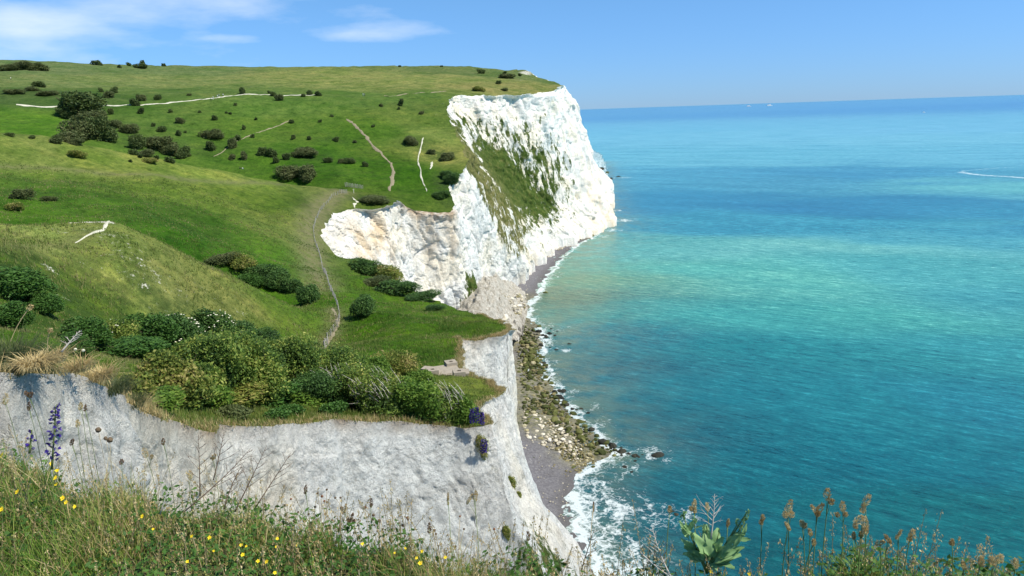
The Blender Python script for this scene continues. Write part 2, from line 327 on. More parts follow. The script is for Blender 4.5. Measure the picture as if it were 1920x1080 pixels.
# shingle
M_shingle, t, b, _ = newmat('shingle'); p = pos(t)
n1 = noise(t, p, 1.6, 8, .8); n2 = noise(t, p, .12, 4)
c = ramp(t, n1, [(.3, (.085, .082, .088)), (.5, (.145, .14, .15)), (.66, (.24, .235, .24)), (.73, (.55, .53, .48))])
c = mix(t, mth(t, 'MULTIPLY', attr(t, 'wet'), .6), c, (.09, .085, .08))
c = mix(t, mth(t, 'MULTIPLY', attr(t, 'rubble'), ramp(t, noise(t, p, .6, 6, .7), [(.35, .3), (.55, 1.0)])), c, ramp(t, noise(t, p, .5, 6, .75), [(.35, (.07, .075, .035)), (.6, (.26, .24, .15))]))
t.links.new(c, b.inputs['Base Color']); bump(t, b, n1, .8, .4)

def rockmat(name, stops, weed=0.0):
    m, t, b, _ = newmat(name); p = pos(t); n = noise(t, p, .7, 6, .7)
    oi = nd(t, 'ShaderNodeObjectInfo')
    c = ramp(t, mth(t, 'ADD', mth(t, 'MULTIPLY', n, .7), mth(t, 'MULTIPLY', oi.outputs['Random'], .3)), stops)
    t.links.new(c, b.inputs['Base Color']); bump(t, b, noise(t, p, 2.2, 6, .7), .6, .3); return m
M_rk_pale = rockmat('pale_chalk_rock', [(.3, (.42, .37, .27)), (.5, (.62, .57, .45)), (.7, (.74, .70, .60))])
M_rk_gold = rockmat('golden_rock', [(.3, (.14, .12, .05)), (.5, (.28, .24, .12)), (.7, (.46, .42, .28))])
M_rk_weed = rockmat('weedy_rock', [(.3, (.035, .045, .012)), (.5, (.085, .095, .025)), (.72, (.17, .17, .06))])
M_rk_dark = rockmat('wet_dark_rock', [(.3, (.012, .014, .012)), (.6, (.035, .036, .026)), (.8, (.07, .06, .035))])
M_path = simple('trodden_chalk', (.50, .49, .39), .95, .45, .8)
M_dirt = simple('trodden_earth', (.23, .20, .13), .95, .35, 1.5)
M_conc = simple('weathered_concrete', (.33, .29, .23), .9, .3, 3.5)
M_wood = simple('grey_wood', (.36, .34, .30), .9, .25, 10)
M_wire = simple('fence_wire', (.30, .31, .30), .6, .1)
M_bark = simple('bark', (.085, .065, .045), .95, .3, 6)
M_twig = simple('pale_dead_twig', (.46, .43, .38), .85, .2, 20)
M_twigb = simple('brown_dead_twig', (.13, .09, .06), .85, .3, 20)
M_stem = simple('plant_stem', (.14, .19, .06), .8, .25, 20)
M_drystem = simple('dry_stem', (.34, .28, .16), .85, .25, 20)
G_ = (.022, .05, .010)
M_hawth = leafmat('hawthorn_leaves', [(0.034, 0.068, 0.017), (0.074, 0.139, 0.031), (0.159, 0.256, 0.046), (0.298, 0.362, 0.074), (0.510, 0.490, 0.149)], patch=.55)
M_olive = leafmat('olive_leaves', [(0.049, 0.083, 0.017), (0.115, 0.174, 0.033), (0.215, 0.264, 0.049), (0.363, 0.330, 0.099), (0.495, 0.396, 0.198)], patch=.6)
M_brightl = leafmat('bright_leaves', [(0.043, 0.086, 0.014), (0.094, 0.187, 0.026), (0.173, 0.288, 0.043), (0.288, 0.374, 0.072)], patch=.8)
M_darkl = leafmat('dark_leaves', [(0.026, 0.058, 0.019), (0.048, 0.108, 0.026), (0.086, 0.176, 0.039), (0.147, 0.243, 0.058)], patch=.4, trans=.3)
M_grey = leafmat('grey_leaves', [(0.056, 0.081, 0.027), (0.100, 0.131, 0.045), (0.144, 0.175, 0.062), (0.188, 0.188, 0.088)], patch=.25, trans=.35)
M_farb = leafmat('far_hawthorn_leaves', [(0.038, 0.065, 0.022), (0.068, 0.108, 0.032), (0.115, 0.162, 0.046), (0.149, 0.176, 0.061)], patch=.25, trans=.35)
M_blade = leafmat('grass_blades', [(0.064, 0.137, 0.021), (0.129, 0.256, 0.037), (0.219, 0.349, 0.055), (0.404, 0.459, 0.129), (0.696, 0.605, 0.275)], patch=1.2, trans=.4)
M_tuft = leafmat('rough_turf', [(0.057, 0.115, 0.017), (0.098, 0.172, 0.025), (0.149, 0.207, 0.040), (0.287, 0.276, 0.103), (0.345, 0.287, 0.149)], patch=.12, trans=.3)
M_dryg = leafmat('dry_grass', [(0.199, 0.149, 0.062), (0.373, 0.286, 0.124), (0.546, 0.434, 0.212), (0.646, 0.546, 0.310)], patch=3.0, trans=.3)
M_seed = leafmat('seed_heads', [(.26, .17, .07), (.46, .34, .15), (.64, .51, .26), (.78, .68, .42)], patch=12.0, trans=.35)
M_rust = leafmat('rusty_seed_heads', [(.10, .06, .03), (.20, .12, .06), (.32, .21, .12)], patch=12.0, trans=.2)
M_brownh = simple('brown_seed_knob', (.13, .095, .06), .9, .35, 60)
M_purple = leafmat('purple_florets', [(.02, .012, .08), (.045, .025, .22), (.09, .05, .42), (.10, .04, .25)], patch=20.0, trans=.25)
M_yellow = simple('yellow_petals', (.80, .60, .02), .6, .12, 30)
M_ycentre = simple('flower_centre', (.55, .33, .02), .8, .2, 60)
M_cream = simple('cream_blossom', (.70, .68, .52), .8, .15, 30)
M_cabb = leafmat('blue_green_leaves', [(0.135, 0.255, 0.105), (0.240, 0.405, 0.165), (0.405, 0.570, 0.270)], patch=14.0, trans=.3)
M_ivy = leafmat('ground_leaves', [(0.030, 0.084, 0.018), (0.060, 0.144, 0.024), (0.108, 0.216, 0.042)], patch=3.0, trans=.3)
M_earth = simple('brown_earth', (.085, .085, .035), .95, .35, 5)

# ------------------------------------------------------------------ the cliff line, station by station
# each station: top (px, py, distance) or world (x, y, z); four lower rows; values of veg / stain / soil / dirty
def T(px, py, d): return P(px, py, d)
def auto(top, ox, oy, out, zb=0.0, prof=(.12, .3, .55, 1.0), zf=(.25, .5, .75, 1.0)):
    n = math.hypot(ox, oy); ox /= n; oy /= n
    return [np.array([top[0]+ox*out*a, top[1]+oy*out*a, top[2]+(zb-top[2])*f]) for a, f in zip(prof, zf)]
ST = []
def S(top, rows, veg=(0,)*5, stain=0.0, soil=0.0, dirty=.3, dry=0.0):
    top = np.array(top, float) if len(top) == 3 and abs(top[1]) < 200 and not isinstance(top, tuple) else T(*top)
    if rows[0] == 'auto': rr = auto(top, *rows[1:])
    else: rr = [T(*r) if not isinstance(r, list) else np.array(r, float) for r in rows]
    ST.append(dict(top=top, rows=[top]+rr, veg=veg, stain=stain if not np.isscalar(stain) else (stain,)*5, soil=soil, dirty=dirty, dry=dry))
S([60., -120, 88], ('auto', 1, .2, 22)); S([30., -30, 88], ('auto', 1, .3, 22)); S([10., -4, 88], ('auto', 1, .5, 20)); S([3.4, 1.0, 88], ('auto', .7, .8, 14))
S([0.2, 1.7, 88], ('auto', .2, 1, 8)); S([-2.2, 2.5, 88], ('auto', .3, 1, 6)); S([-5., 4.6, 87.6], ('auto', .5, .8, 6)); S([-8.5, 7.5, 87.0], ('auto', .8, .5, 7)); S([-11.5, 11.5, 86], ('auto', 1, -.2, 8))
for (px, py, d) in ((0, 692, 15.5), (50, 690, 16.2), (100, 690, 17), (150, 701, 18), (188, 716, 19.2), (222, 734, 20.5), (240, 748, 22), (252, 768, 24.5)):
    S((px, py, d), ('auto', .12, -1.0, 10, 20, (.22, .45, .7, 1.0)), dirty=.15, soil=.25)
for (px, py, d, so_) in ((275, 790, 28, .3), (310, 805, 31, .7), (370, 812, 34, .9), (450, 819, 37, .8), (490, 808, 38.5, .3), (530, 808, 40, .3), (600, 806, 42, .35), (640, 800, 43.5, .9), (700, 806, 44.5, .6), (760, 803, 45.5, 1.0), (800, 808, 46, .8), (840, 800, 46.6, .8), (880, 806, 47, .5)):
    S((px, py, d), ('auto', .14, -1, 17, 0, (.22, .46, .7, 1.0)), dirty=.35, soil=so_)
S((914, 797, 48), [(930, 870, 47.5), (950, 960, 46.5), (1010, 1080, 45), [12, 28, 0]], veg=(0, .1, .42, .47, 0), soil=.5, dirty=.8)
S((903, 764, 53), [(938, 830, 54), (970, 930, 53), (1045, 1045, 51), [18, 35, 0]], veg=(0, .1, .3, .44, 0), soil=.3, dirty=.9)
S((915, 748, 57), [(945, 800, 57.5), (982, 900, 57), (1070, 1040, 55), [21, 38, 0]], veg=(0, .05, .2, .4, 0), dirty=.9)
S((943, 736, 61), [(962, 790, 61), (1001, 925, 60), (1098, 1048, 58), [25, 42, 0]], dirty=.7)
S((928, 724, 66), ('auto', 1, .1, 12), dirty=.6); S((890, 712, 69), ('auto', 1, .2, 12), dirty=.6); S((874, 700, 73), ('auto', 1, .1, 12))
S((868, 680, 80), ('auto', 1, -.2, 12), stain=.35); S((874, 662, 86), ('auto', 1, -.5, 12), stain=.4); S((857, 638, 93), ('auto', .6, -1, 12), stain=.4, soil=.6)
S((885, 643, 95.5), ('auto', .25, -1, 10), stain=.35, soil=.6); S((925, 634, 98), ('auto', .25, -1, 9), stain=.15, soil=.4)
S((959, 623, 101), [(964, 690, 101), (969, 770, 101), (980, 850, 100), [11, 100, 0]], dirty=.3)
S((961, 616, 104), [(965, 690, 106), (970, 770, 106), (983, 850, 106), [12, 108, 0]], dirty=.3)
S((952, 604, 112), ('auto', 1, .5, 7, 2)); S((933, 591, 121), ('auto', .4, 1, 7, 2)); S((907, 584, 128), ('auto', .3, 1, 8, 3)); S((850, 573, 142), ('auto', .4, 1, 12, 5))
S((800, 560, 160), ('auto', .6, 1, 16, 8)); S((765, 546, 176), ('auto', .8, 1, 18, 10)); S((735, 520, 190), ('auto', .9, .8, 18, 12)); S((693, 486, 202), ('auto', 1, .6, 18, 14))
fst = (.3, .55, .6, .5, .3)
S((647, 489, 209), [(656, 502, 210), (668, 520, 211), (682, 545, 212), (700, 580, 215)], stain=.2)
S((607, 450, 222), [(630, 475, 222), (655, 500, 222), (680, 530, 222), (710, 580, 224)], stain=.1)
S((612, 415, 236), [(640, 450, 236), (670, 490, 235), (700, 535, 234), (735, 590, 235)], stain=(.2, .6, .7, .6, .4))
S((622, 396, 246), [(655, 435, 245), (685, 480, 244), (715, 535, 243), (760, 600, 245)], stain=(.2, .9, .9, .8, .4))
S((660, 390, 252), [(685, 435, 251), (710, 480, 250), (735, 535, 248), (780, 600, 250)], stain=(.2, .9, .9, .8, .4))
S((700, 388, 257), [(718, 435, 256), (738, 485, 254), (758, 535, 253), (800, 600, 255)], stain=(.4, 1, 1, .6, .4))
S((738, 386, 262), [(744, 435, 260), (752, 490, 258), (770, 545, 257), (820, 600, 260)], stain=(.3, .4, .3, .1, 0))
S((743, 374, 268), [(756, 430, 269), (764, 485, 268), (782, 545, 267), (826, 600, 268)], dirty=.2)
S((768, 396, 274), [(772, 440, 274), (778, 490, 273), (795, 545, 272), (840, 600, 274)], stain=(.5, .5, .1, 0, 0), soil=1.0, dirty=.2)
S((800, 397, 277), [(802, 440, 277), (806, 490, 276), (815, 545, 276), (850, 600, 280)], stain=(1, .8, .3, 0, 0), soil=1.0, dirty=.2)
S((846, 399, 281), [(850, 440, 281), (858, 490, 281), (868, 545, 281), (880, 590, 286)], stain=(1, .8, .3, 0, 0), soil=1.0, dirty=.3, veg=(0, 0, .1, .5, .55))
S((853, 386, 288), [(862, 430, 290), (872, 480, 292), (886, 530, 296), (905, 570, 302)], dirty=.2, veg=(0, 0, .1, .66, .5))
S((838, 350, 300), [(862, 400, 306), (882, 450, 312), (902, 495, 322), (928, 540, 340)], dirty=.1)
S((870, 322, 316), [(895, 375, 327), (916, 430, 338), (936, 480, 352), (958, 526, 376)], dirty=.1)
S((874, 308, 324), [(903, 365, 338), (930, 425, 352), (952, 475, 364), (972, 516, 384)], veg=(.85, .62, .56, .5, 0), dirty=.5, dry=.7)
S((870, 280, 345), [(905, 335, 362), (945, 405, 382), (978, 462, 398), (1000, 497, 412)], veg=(.95, .78, .70, .56, .1), dirty=.5, dry=.9, stain=.25)
S((852, 245, 375), [(895, 295, 395), (940, 360, 415), (985, 430, 436), (1025, 474, 452)], veg=(.8, .56, .66, .56, .2), dirty=.6, dry=.5, stain=.2)
S((838, 212, 400), [(880, 258, 420), (925, 315, 442), (980, 395, 466), (1045, 458, 480)], veg=(.5, .5, .95, .72, .25), dirty=.8, dry=.1, stain=.2)
S((838, 186, 425), [(885, 232, 440), (935, 296, 460), (1000, 385, 486), (1062, 448, 492)], veg=(.25, .58, .82, .86, .2), dirty=.9, stain=.2)
S((852, 179, 445), [(900, 235, 458), (955, 300, 476), (1018, 388, 500), (1073, 447, 499)], veg=(.2, .52, .62, .74, .1), dirty=1, stain=.25)
S((905, 178, 472), [(945, 235, 482), (988, 300, 496), (1040, 385, 512), (1088, 443, 510)], veg=(.15, .46, .6, .6, 0), dirty=1, stain=.25)
S((960, 178, 503), [(990, 235, 510), (1024, 300, 520), (1062, 380, 528), (1106, 441, 522)], veg=(.15, .44, .6, .5, 0), dirty=1, stain=.25)
S((1003, 177, 525), [(1026, 240, 530), (1052, 305, 538), (1082, 375, 544), (1122, 434, 538)], veg=(.15, .38, .52, .36, 0), dirty=.9, stain=(0, 0, 0, .3, .6))
S((1030, 174, 545), [(1050, 235, 550), (1072, 300, 555), (1098, 370, 560), (1135, 427, 552)], dirty=.9, veg=(0, .3, .38, .3, 0), stain=(0, 0, .1, .5, .7))
S((1050, 162, 572), [(1066, 205, 576), (1088, 270, 582), (1112, 345, 588), (1150, 411, 592)], dirty=.7, stain=(0, 0, .1, .5, .8))
S((1057, 162, 590), [(1080, 190, 594), (1094, 245, 604), (1117, 325, 616), (1150, 398, 630)], dirty=.5, stain=(0, 0, .2, .4, .6))
S((1052, 161, 640), [(1082, 200, 655), (1098, 262, 680), (1112, 310, 740), (1142, 345, 860)], dirty=.6)
S((1030, 156, 720), [(1060, 200, 750), (1090, 262, 800), (1108, 305, 880), (1140, 338, 930)], dirty=.6)
S((1018, 149, 830), [(1030, 165, 840), (1060, 210, 870), (1098, 280, 930), (1135, 333, 985)], dirty=.3)
S((990, 133, 870), [(1000, 150, 880), (1030, 200, 900), (1080, 270, 960), (1110, 320, 1040)], dirty=.5)
S((970, 131, 1000), [(985, 150, 1010), (1010, 190, 1030), (1050, 240, 1080), (1090, 290, 1150)], dirty=.4)
S((930, 130, 1500), [(940, 150, 1510), (960, 190, 1530), (1000, 220, 1580), (1050, 240, 1650)], dirty=.4)
TOPS = np.array([s['top'] for s in ST])

# ------------------------------------------------------------------ land height: smooth interpolation of surveyed points
CT = [tuple(t_) for t_ in TOPS]
def add(*a):
    for (px, py, d) in a: CT.append(tuple(P(px, py, d)))
def addw(*a): CT.extend(a)
def addh(*a):                                  # hidden ground: azimuth of px at py 400, distance, height
    for (px, d, z) in a:
        q = P(px, 400, d); CT.append((q[0], q[1], z))
addw((-20, -20, 88.6), (-60, 5, 86), (-120, 60, 82), (0, -40, 88.5), (30, -120, 88.5), (-25, 14, 85.5), (-220, 200, 95), (-350, 480, 125), (-150, -150, 92))
add((30, 668, 22), (160, 690, 24), (235, 715, 32), (330, 780, 35), (430, 790, 42), (520, 780, 46), (620, 775, 50), (720, 775, 53), (820, 760, 54), (880, 755, 54), (870, 725, 62), (820, 715, 66), (760, 705, 70), (740, 740, 58),
    (640, 730, 60), (520, 730, 60), (400, 730, 60), (250, 690, 58), (150, 690, 54), (60, 680, 50), (200, 665, 68), (350, 665, 75), (500, 665, 82), (620, 680, 78), (700, 650, 86), (780, 660, 84), (830, 640, 93),
    (600, 625, 112), (640, 600, 118), (700, 590, 116), (780, 600, 112), (850, 600, 116), (900, 605, 110), (650, 550, 150), (720, 560, 148), (780, 565, 150), (690, 520, 175), (640, 520, 180), (625, 480, 205),
    (60, 620, 68), (150, 610, 76), (260, 610, 86), (360, 610, 92), (450, 625, 95), (530, 630, 103),
    (30, 540, 78), (120, 550, 82), (200, 500, 92), (300, 540, 94), (400, 580, 98), (480, 595, 104), (250, 450, 100), (320, 490, 102), (60, 480, 88), (150, 470, 96), (0, 465, 88), (100, 440, 100), (30, 430, 100),
    (-60, 420, 100), (60, 415, 108), (120, 411, 110), (170, 411, 111), (210, 413, 111), (245, 424, 111), (290, 445, 112), (340, 470, 113), (395, 497, 114), (450, 524, 115), (510, 552, 117), (560, 578, 119))
addh((0, 132, 71), (120, 134, 69), (210, 134, 67.5), (300, 136, 63), (400, 138, 59), (480, 138, 56))
add((350, 445, 165), (450, 480, 165), (560, 540, 152), (600, 560, 140), (420, 470, 168), (250, 405, 175), (100, 385, 180), (0, 380, 178), (380, 420, 190), (500, 440, 195), (570, 480, 190), (590, 430, 222), (600, 390, 245),
    (0, 330, 215), (150, 335, 220), (300, 340, 228), (450, 365, 238), (550, 370, 248), (500, 400, 225), (350, 380, 210), (150, 355, 200), (0, 290, 232), (200, 305, 240), (400, 335, 250), (-80, 240, 250),
    (0, 249, 252), (80, 256, 252), (150, 266, 253), (220, 280, 255), (300, 297, 258), (370, 311, 261), (420, 320, 263), (480, 331, 267), (540, 342, 271), (590, 350, 274), (640, 353, 277), (690, 358, 278), (725, 366, 274))
addh((0, 285, 82), (100, 288, 78), (200, 290, 74), (300, 292, 70), (400, 292, 66), (480, 293, 63), (560, 292, 61), (640, 292, 61), (700, 290, 61))
add((690, 370, 268), (640, 345, 298), (600, 335, 305), (700, 340, 302), (740, 355, 298), (780, 370, 292), (820, 385, 288), (790, 345, 306), (830, 330, 312), (560, 325, 312), (500, 312, 322), (420, 296, 332), (340, 280, 338), (260, 266, 342), (180, 254, 345), (100, 246, 348), (0, 238, 350),
    (500, 285, 338), (600, 300, 330), (700, 300, 332), (780, 300, 334), (840, 300, 336), (850, 270, 352), (780, 250, 362), (700, 250, 362), (600, 255, 362), (500, 250, 366), (400, 250, 362), (300, 240, 366), (200, 230, 372), (100, 225, 376), (0, 220, 380),
    (820, 235, 385), (740, 220, 388), (650, 210, 395), (550, 210, 396), (450, 212, 394), (350, 212, 394), (820, 205, 412), (740, 195, 412), (640, 190, 416), (540, 190, 414), (430, 190, 410), (300, 200, 404), (200, 204, 402), (100, 203, 402), (0, 206, 400),
    (600, 178, 440), (500, 177, 438), (430, 179, 430), (350, 186, 420), (260, 192, 414), (150, 192, 420), (0, 192, 420), (700, 178, 450), (790, 178, 446), (100, 176, 450), (0, 165, 470), (260, 172, 470),
    (400, 165, 500), (550, 166, 500), (700, 168, 500), (850, 170, 480), (930, 170, 510), (1000, 171, 535), (200, 158, 520), (0, 150, 520), (800, 155, 540), (900, 155, 560), (980, 158, 570), (1035, 160, 580),
    (0, 135, 610), (200, 140, 610), (400, 145, 600), (600, 140, 620), (800, 138, 640), (900, 140, 650), (960, 143, 660), (1010, 150, 650), (1035, 155, 650))
add((-100, 112, 720), (0, 113, 720), (100, 117, 720), (200, 121, 715), (300, 124, 710), (400, 125, 710), (500, 126, 710), (600, 126, 712), (700, 125, 715), (800, 124, 720), (880, 125, 725), (930, 130, 730), (970, 136, 735), (1000, 143, 735))
addh((-100, 1100, 150), (0, 1100, 150), (300, 1100, 135), (600, 1100, 130), (850, 1100, 128), (950, 1100, 130), (500, 1800, 120), (-200, 1800, 130), (960, 800, 122), (900, 850, 128))
CT = np.array(CT)
def _phi(r): return np.sqrt(r*r+36.0)
def rbf_fit(X, Z):
    n = len(X); D = np.hypot(X[:, None, 0]-X[None, :, 0], X[:, None, 1]-X[None, :, 1]); A = _phi(D)
    A = A - np.eye(n)*0.25                     # a touch of smoothing
    Pm = np.c_[np.ones(n), X/500.0]; K = np.block([[A, Pm], [Pm.T, np.zeros((3, 3))]])
    s = np.linalg.solve(K, np.r_[Z, 0, 0, 0]); return s
RB = rbf_fit(CT[:, :2], CT[:, 2])
def H0(x, y):
    x = np.asarray(x, float); y = np.asarray(y, float); sh = x.shape; x = x.ravel(); y = y.ravel(); o = np.empty(len(x))
    for i in range(0, len(x), 20000):
        a, b_ = x[i:i+20000], y[i:i+20000]
        o[i:i+20000] = _phi(np.hypot(a[:, None]-CT[None, :, 0], b_[:, None]-CT[None, :, 1]))@RB[:-3] + RB[-3] + RB[-2]*a/500 + RB[-1]*b_/500
    return o.reshape(sh)
def H(x, y):
    d = np.hypot(x, y)
    k = np.clip(d/60, .1, 1)
    return H0(x, y) + k*(.8*fbm(x/17, y/17, None, 3, 5) + .26*vnoise(x/3.1, y/3.1, None, 9) + .16*vnoise(x/7, y/1.9, None, 12)) + .06*vnoise(x/.9, y/.9, None, 10)

# dense cliff line
cols = []                                      # (station index, t)
for i in range(len(ST)-1):
    a, b_ = ST[i], ST[i+1]; L = max(np.linalg.norm(a['rows'][k]-b_['rows'][k]) for k in range(4)); d = np.hypot(*(a['top'][:2]+b_['top'][:2])/2)
    ds = max(.16, .0019*d)
    if d < 12 or (a['top'][1] < 12): ds = 1.5
    n = max(1, int(L/ds)); n = min(n, 160)
    cols += [(i, k/n) for k in range(n)]
cols.append((len(ST)-2, 1.0))
NR = 190
nc = len(cols); ci = np.array([c_[0] for c_ in cols]); ctt = np.array([c_[1] for c_ in cols])
ROW = np.array([s['rows'] for s in ST])        # n,5,3
# gentle spline in s for rows, straight at corners
def lerp_s(A): return A[ci]*(1-ctt.reshape(-1, *([1]*(A.ndim-1)))) + A[ci+1]*ctt.reshape(-1, *([1]*(A.ndim-1)))
RC = lerp_s(ROW)
dcol = np.hypot(RC[:, 0, 0], RC[:, 0, 1]); pw_ = 1.25+1.15*np.clip((80-dcol)/25, 0, 1)
tv = np.linspace(0, 1, NR)[None]**pw_[:, None]*4; ki = np.clip(tv.astype(int), 0, 3); kf = tv-ki; AR = np.arange(nc)[:, None]
def lerp_t(A):
    w_ = kf.reshape([nc, NR]+[1]*(A.ndim-2)); return A[AR, ki]*(1-w_) + A[AR, ki+1]*w_
CP = lerp_t(RC)                                # nc,NR,3
VEG = lerp_t(lerp_s(np.array([s['veg'] for s in ST], float))); STN = lerp_t(lerp_s(np.array([s['stain'] for s in ST], float)))
SOI = lerp_s(np.array([s['soil'] for s in ST], float)); DIR = lerp_s(np.array([s['dirty'] for s in ST], float)); DRY = lerp_s(np.array([s['dry'] for s in ST], float))
# plan normal of the line (outward = to the right when walking from near to far)
tg = np.gradient(CP[:, :, :2], axis=0); kk = 9
pad = np.pad(tg, ((kk, kk), (0, 0), (0, 0)), mode='edge'); tg = sum(pad[i:i+nc] for i in range(2*kk+1))/(2*kk+1)
nrm = np.stack([tg[..., 1], -tg[..., 0]], -1); nrm /= np.linalg.norm(nrm, axis=-1, keepdims=True)+1e-9
dist = np.hypot(CP[..., 0], CP[..., 1]); x, y, z = CP[..., 0], CP[..., 1], CP[..., 2]
top = CP[:, :1]
edge = .45*fbm(top[..., 0]/2.6, top[..., 1]/2.6, None, 3, 31) + np.clip((dist[:, :1]-120)/200, 0, 1)*1.6*fbm(top[..., 0]/11, top[..., 1]/11, None, 2, 33)
fw = sstep(0, .03, tv/4)
face = .12*np.abs(fbm(x/2.6, y/2.6, z/5, 4, 41)) + .15*np.abs(fbm(x/.9, y/.9, z/1.2, 3, 43))
face = face + np.clip((dist-60)/150, 0, 1)*(2.2*fbm(x/14, y/14, z/45, 4, 45) + .9*fbm(x/4.5, y/4.5, z/7, 3, 47))
face = face + .26*fbm(x/4.2, y/4.2, z/26, 4, 49) + np.clip((dist-330)/120, 0, 1)*(5.5*(np.abs(fbm(x/26+z/60, y/26, z/120, 3, 55))-.45) + 1.2*fbm(x/7, y/7, z/16, 3, 57))
def cells(x, y, z, seed):
    ix, iy, iz = np.floor(x), np.floor(y), np.floor(z); best = np.full(x.shape, 9.0); val = np.zeros(x.shape); h2 = np.full(x.shape, 9.0)
    for a in (-1, 0, 1):
        for b_ in (-1, 0, 1):
            for c_ in (-1, 0, 1):
                jx, jy, jz = ix+a, iy+b_, iz+c_; d_ = (jx+.5+.45*_h(jx, jy, jz, seed)-x)**2+(jy+.5+.45*_h(jx, jy, jz, seed+1)-y)**2+(jz+.5+.45*_h(jx, jy, jz, seed+2)-z)**2
                m_ = d_ < best; h2 = np.where(m_, best, np.minimum(h2, d_)); val = np.where(m_, _h(jx, jy, jz, seed+3), val); best = np.where(m_, d_, best)
    return val, np.sqrt(h2)-np.sqrt(best)
nw = np.clip(1-(dist-40)/90, 0, 1)
wx_, wy_, wz_ = x+.5*fbm(x/1.5, y/1.5, z/1.5, 2, 201), y+.5*fbm(x/1.5, y/1.5, z/1.5, 2, 202), z+.4*fbm(x/1.5, y/1.5, z/1.5, 2, 203)
v1, e1 = cells(wx_/1.1, wy_/1.1, wz_/2.0, 211); v2, e2 = cells(wx_/.42, wy_/.42, wz_/.6, 221)
blocks = nw*(.07*v1+.055*v2-.05*(1-np.clip(e1*6, 0, 1))-.04*(1-np.clip(e2*5, 0, 1)))
fwt = np.clip((dist-120)/80, 0, 1); v3, e3 = cells(x/6, y/6, z/13, 231); v4, e4 = cells(x/2.8, y/2.8, z/3.6, 241)
blocks = blocks+fwt*(.55*v3+.3*v4-.7*(1-np.clip(e3*5, 0, 1))-.25*(1-np.clip(e4*4, 0, 1)))
face = face+blocks+np.clip((27-dist)/6, 0, 1)*(.55*np.abs(fbm(x/1.7, y/1.7, z/2.4, 4, 261))+.12*cells(x/.5, y/.5, z/.7, 271)[0])
g3_ = .10*fbm(x/.35, y/.35, z/.4, 2, 51)*np.clip(1-(dist-20)/60, 0, 1)
lim = np.clip(dist/25, .15, 1)
CPd = CP.copy()
disp = (edge*np.minimum(1, dist[:, :1]/20))*(1-fw*.6) + fw*(face+g3_)*lim
CPd[..., :2] += nrm*disp[..., None]
zt = H(CPd[:, 0, 0], CPd[:, 0, 1])
dz = (zt-CPd[:, 0, 2])[:, None]*(1-tv/4)**2
CPd[..., 2] += dz; CPd[:, 1:, 2] += (fw*.25*fbm(x/1.7, y/1.7, z/1.7, 2, 53)*lim)[:, 1:]
soil = SOI[:, None]*np.clip(1-(CPd[:, :1, 2]-CPd[..., 2])/(.5+.012*dist), 0, 1)
CPd[:, -1, 2] = -3.0
CLV = CPd.reshape(-1, 3)
me = mesh_np('chalk_cliff', CLV, gridfaces(nc, NR), [M_chalk], False, dict(veg=VEG.ravel(), stain=STN.ravel(), soil=soil.ravel(), dirty=np.repeat(DIR, NR), dry=np.repeat(DRY, NR)))
tag(link('cliff', me), 'white chalk cliffs running from the near bay to the far headland', kind='structure')

# land mesh: triangulated inside the cliff line
EDGE = CPd[:, 0]
keep = np.r_[True, np.hypot(*np.diff(EDGE[:, :2], axis=0).T) > .02]; EDG = EDGE[keep]
back = np.array([[-700, 2200], [-1800, 1800], [-1800, 300], [-600, -150], [-200, -300], [40, -300]], float)
poly = np.vstack([EDG[:, :2], back])
STP = np.vstack([TOPS[:, :2], back])
def inpoly(x, y, Q=None):
    Q = STP if Q is None else Q
    x = np.asarray(x, float); y = np.asarray(y, float); r = np.zeros(x.shape, bool)
    for i in range(len(Q)):
        x1, y1 = Q[i-1]; x2, y2 = Q[i]
        if y1 == y2: continue
        c_ = ((y1 > y) != (y2 > y)) & (x < (x2-x1)*(y-y1)/(y2-y1)+x1); r ^= c_
    return r
az = np.radians(np.linspace(-66, 12, 420)); dd = np.exp(np.linspace(math.log(12), math.log(1900), 560))
A_, D_ = np.meshgrid(az, dd); A_ = A_ + RNG.uniform(-.3, .3, A_.shape)*(az[1]-az[0]); D_ = D_*(1+RNG.uniform(-.3, .3, D_.shape)*.009)
gx, gy = (D_*np.sin(A_)).ravel(), (D_*np.cos(A_)).ravel()
m = inpoly(gx, gy); gx, gy = gx[m], gy[m]
far = np.array([(x_, y_) for x_ in range(-1700, 60, 60) for y_ in range(-280, 10, 40)], float); fm_ = inpoly(far[:, 0], far[:, 1]); far = far[fm_]
pts = np.vstack([poly, np.c_[gx, gy], far]); npoly = len(poly)
res = geometry.delaunay_2d_cdt([Vector(p_) for p_ in pts.tolist()], [(i, (i+1) % npoly) for i in range(npoly)], [list(range(npoly))], 1, 1e-5)
LV = np.array([v[:] for v in res[0]]); LF = np.array([f for f in res[2] if len(f) == 3], dtype=np.int32)
LZ = H(LV[:, 0], LV[:, 1])
# snap boundary to the exact cliff edge heights (same function, so already equal)

def ground(px, py, dmin=27.0, dmax=1700.0):
    """first point of the land surface met by the line of sight through (px, py)"""
    px = np.atleast_1d(np.asarray(px, float)); py = np.atleast_1d(np.asarray(py, float)); r = ray(px, py)
    ds = np.exp(np.linspace(math.log(dmin), math.log(dmax), 420)); Pp = EYE + r[:, None]*ds[None, :, None]
    hit = (Pp[..., 2] < H0(Pp[..., 0], Pp[..., 1])+.05) & inpoly(Pp[..., 0], Pp[..., 1])
    idx = np.argmax(hit, axis=1); ok = hit.any(axis=1); d1 = ds[idx]; d0 = ds[np.maximum(idx-1, 0)]
    for _ in range(14):
        dm = (d0+d1)/2; q = EYE + r*dm[:, None]; h_ = q[:, 2] < H0(q[:, 0], q[:, 1])+.02; d1 = np.where(h_, dm, d1); d0 = np.where(h_, d0, dm)
    q = EYE + r*d1[:, None]; q[:, 2] = H(q[:, 0], q[:, 1]); q[~ok] = np.nan
    return q
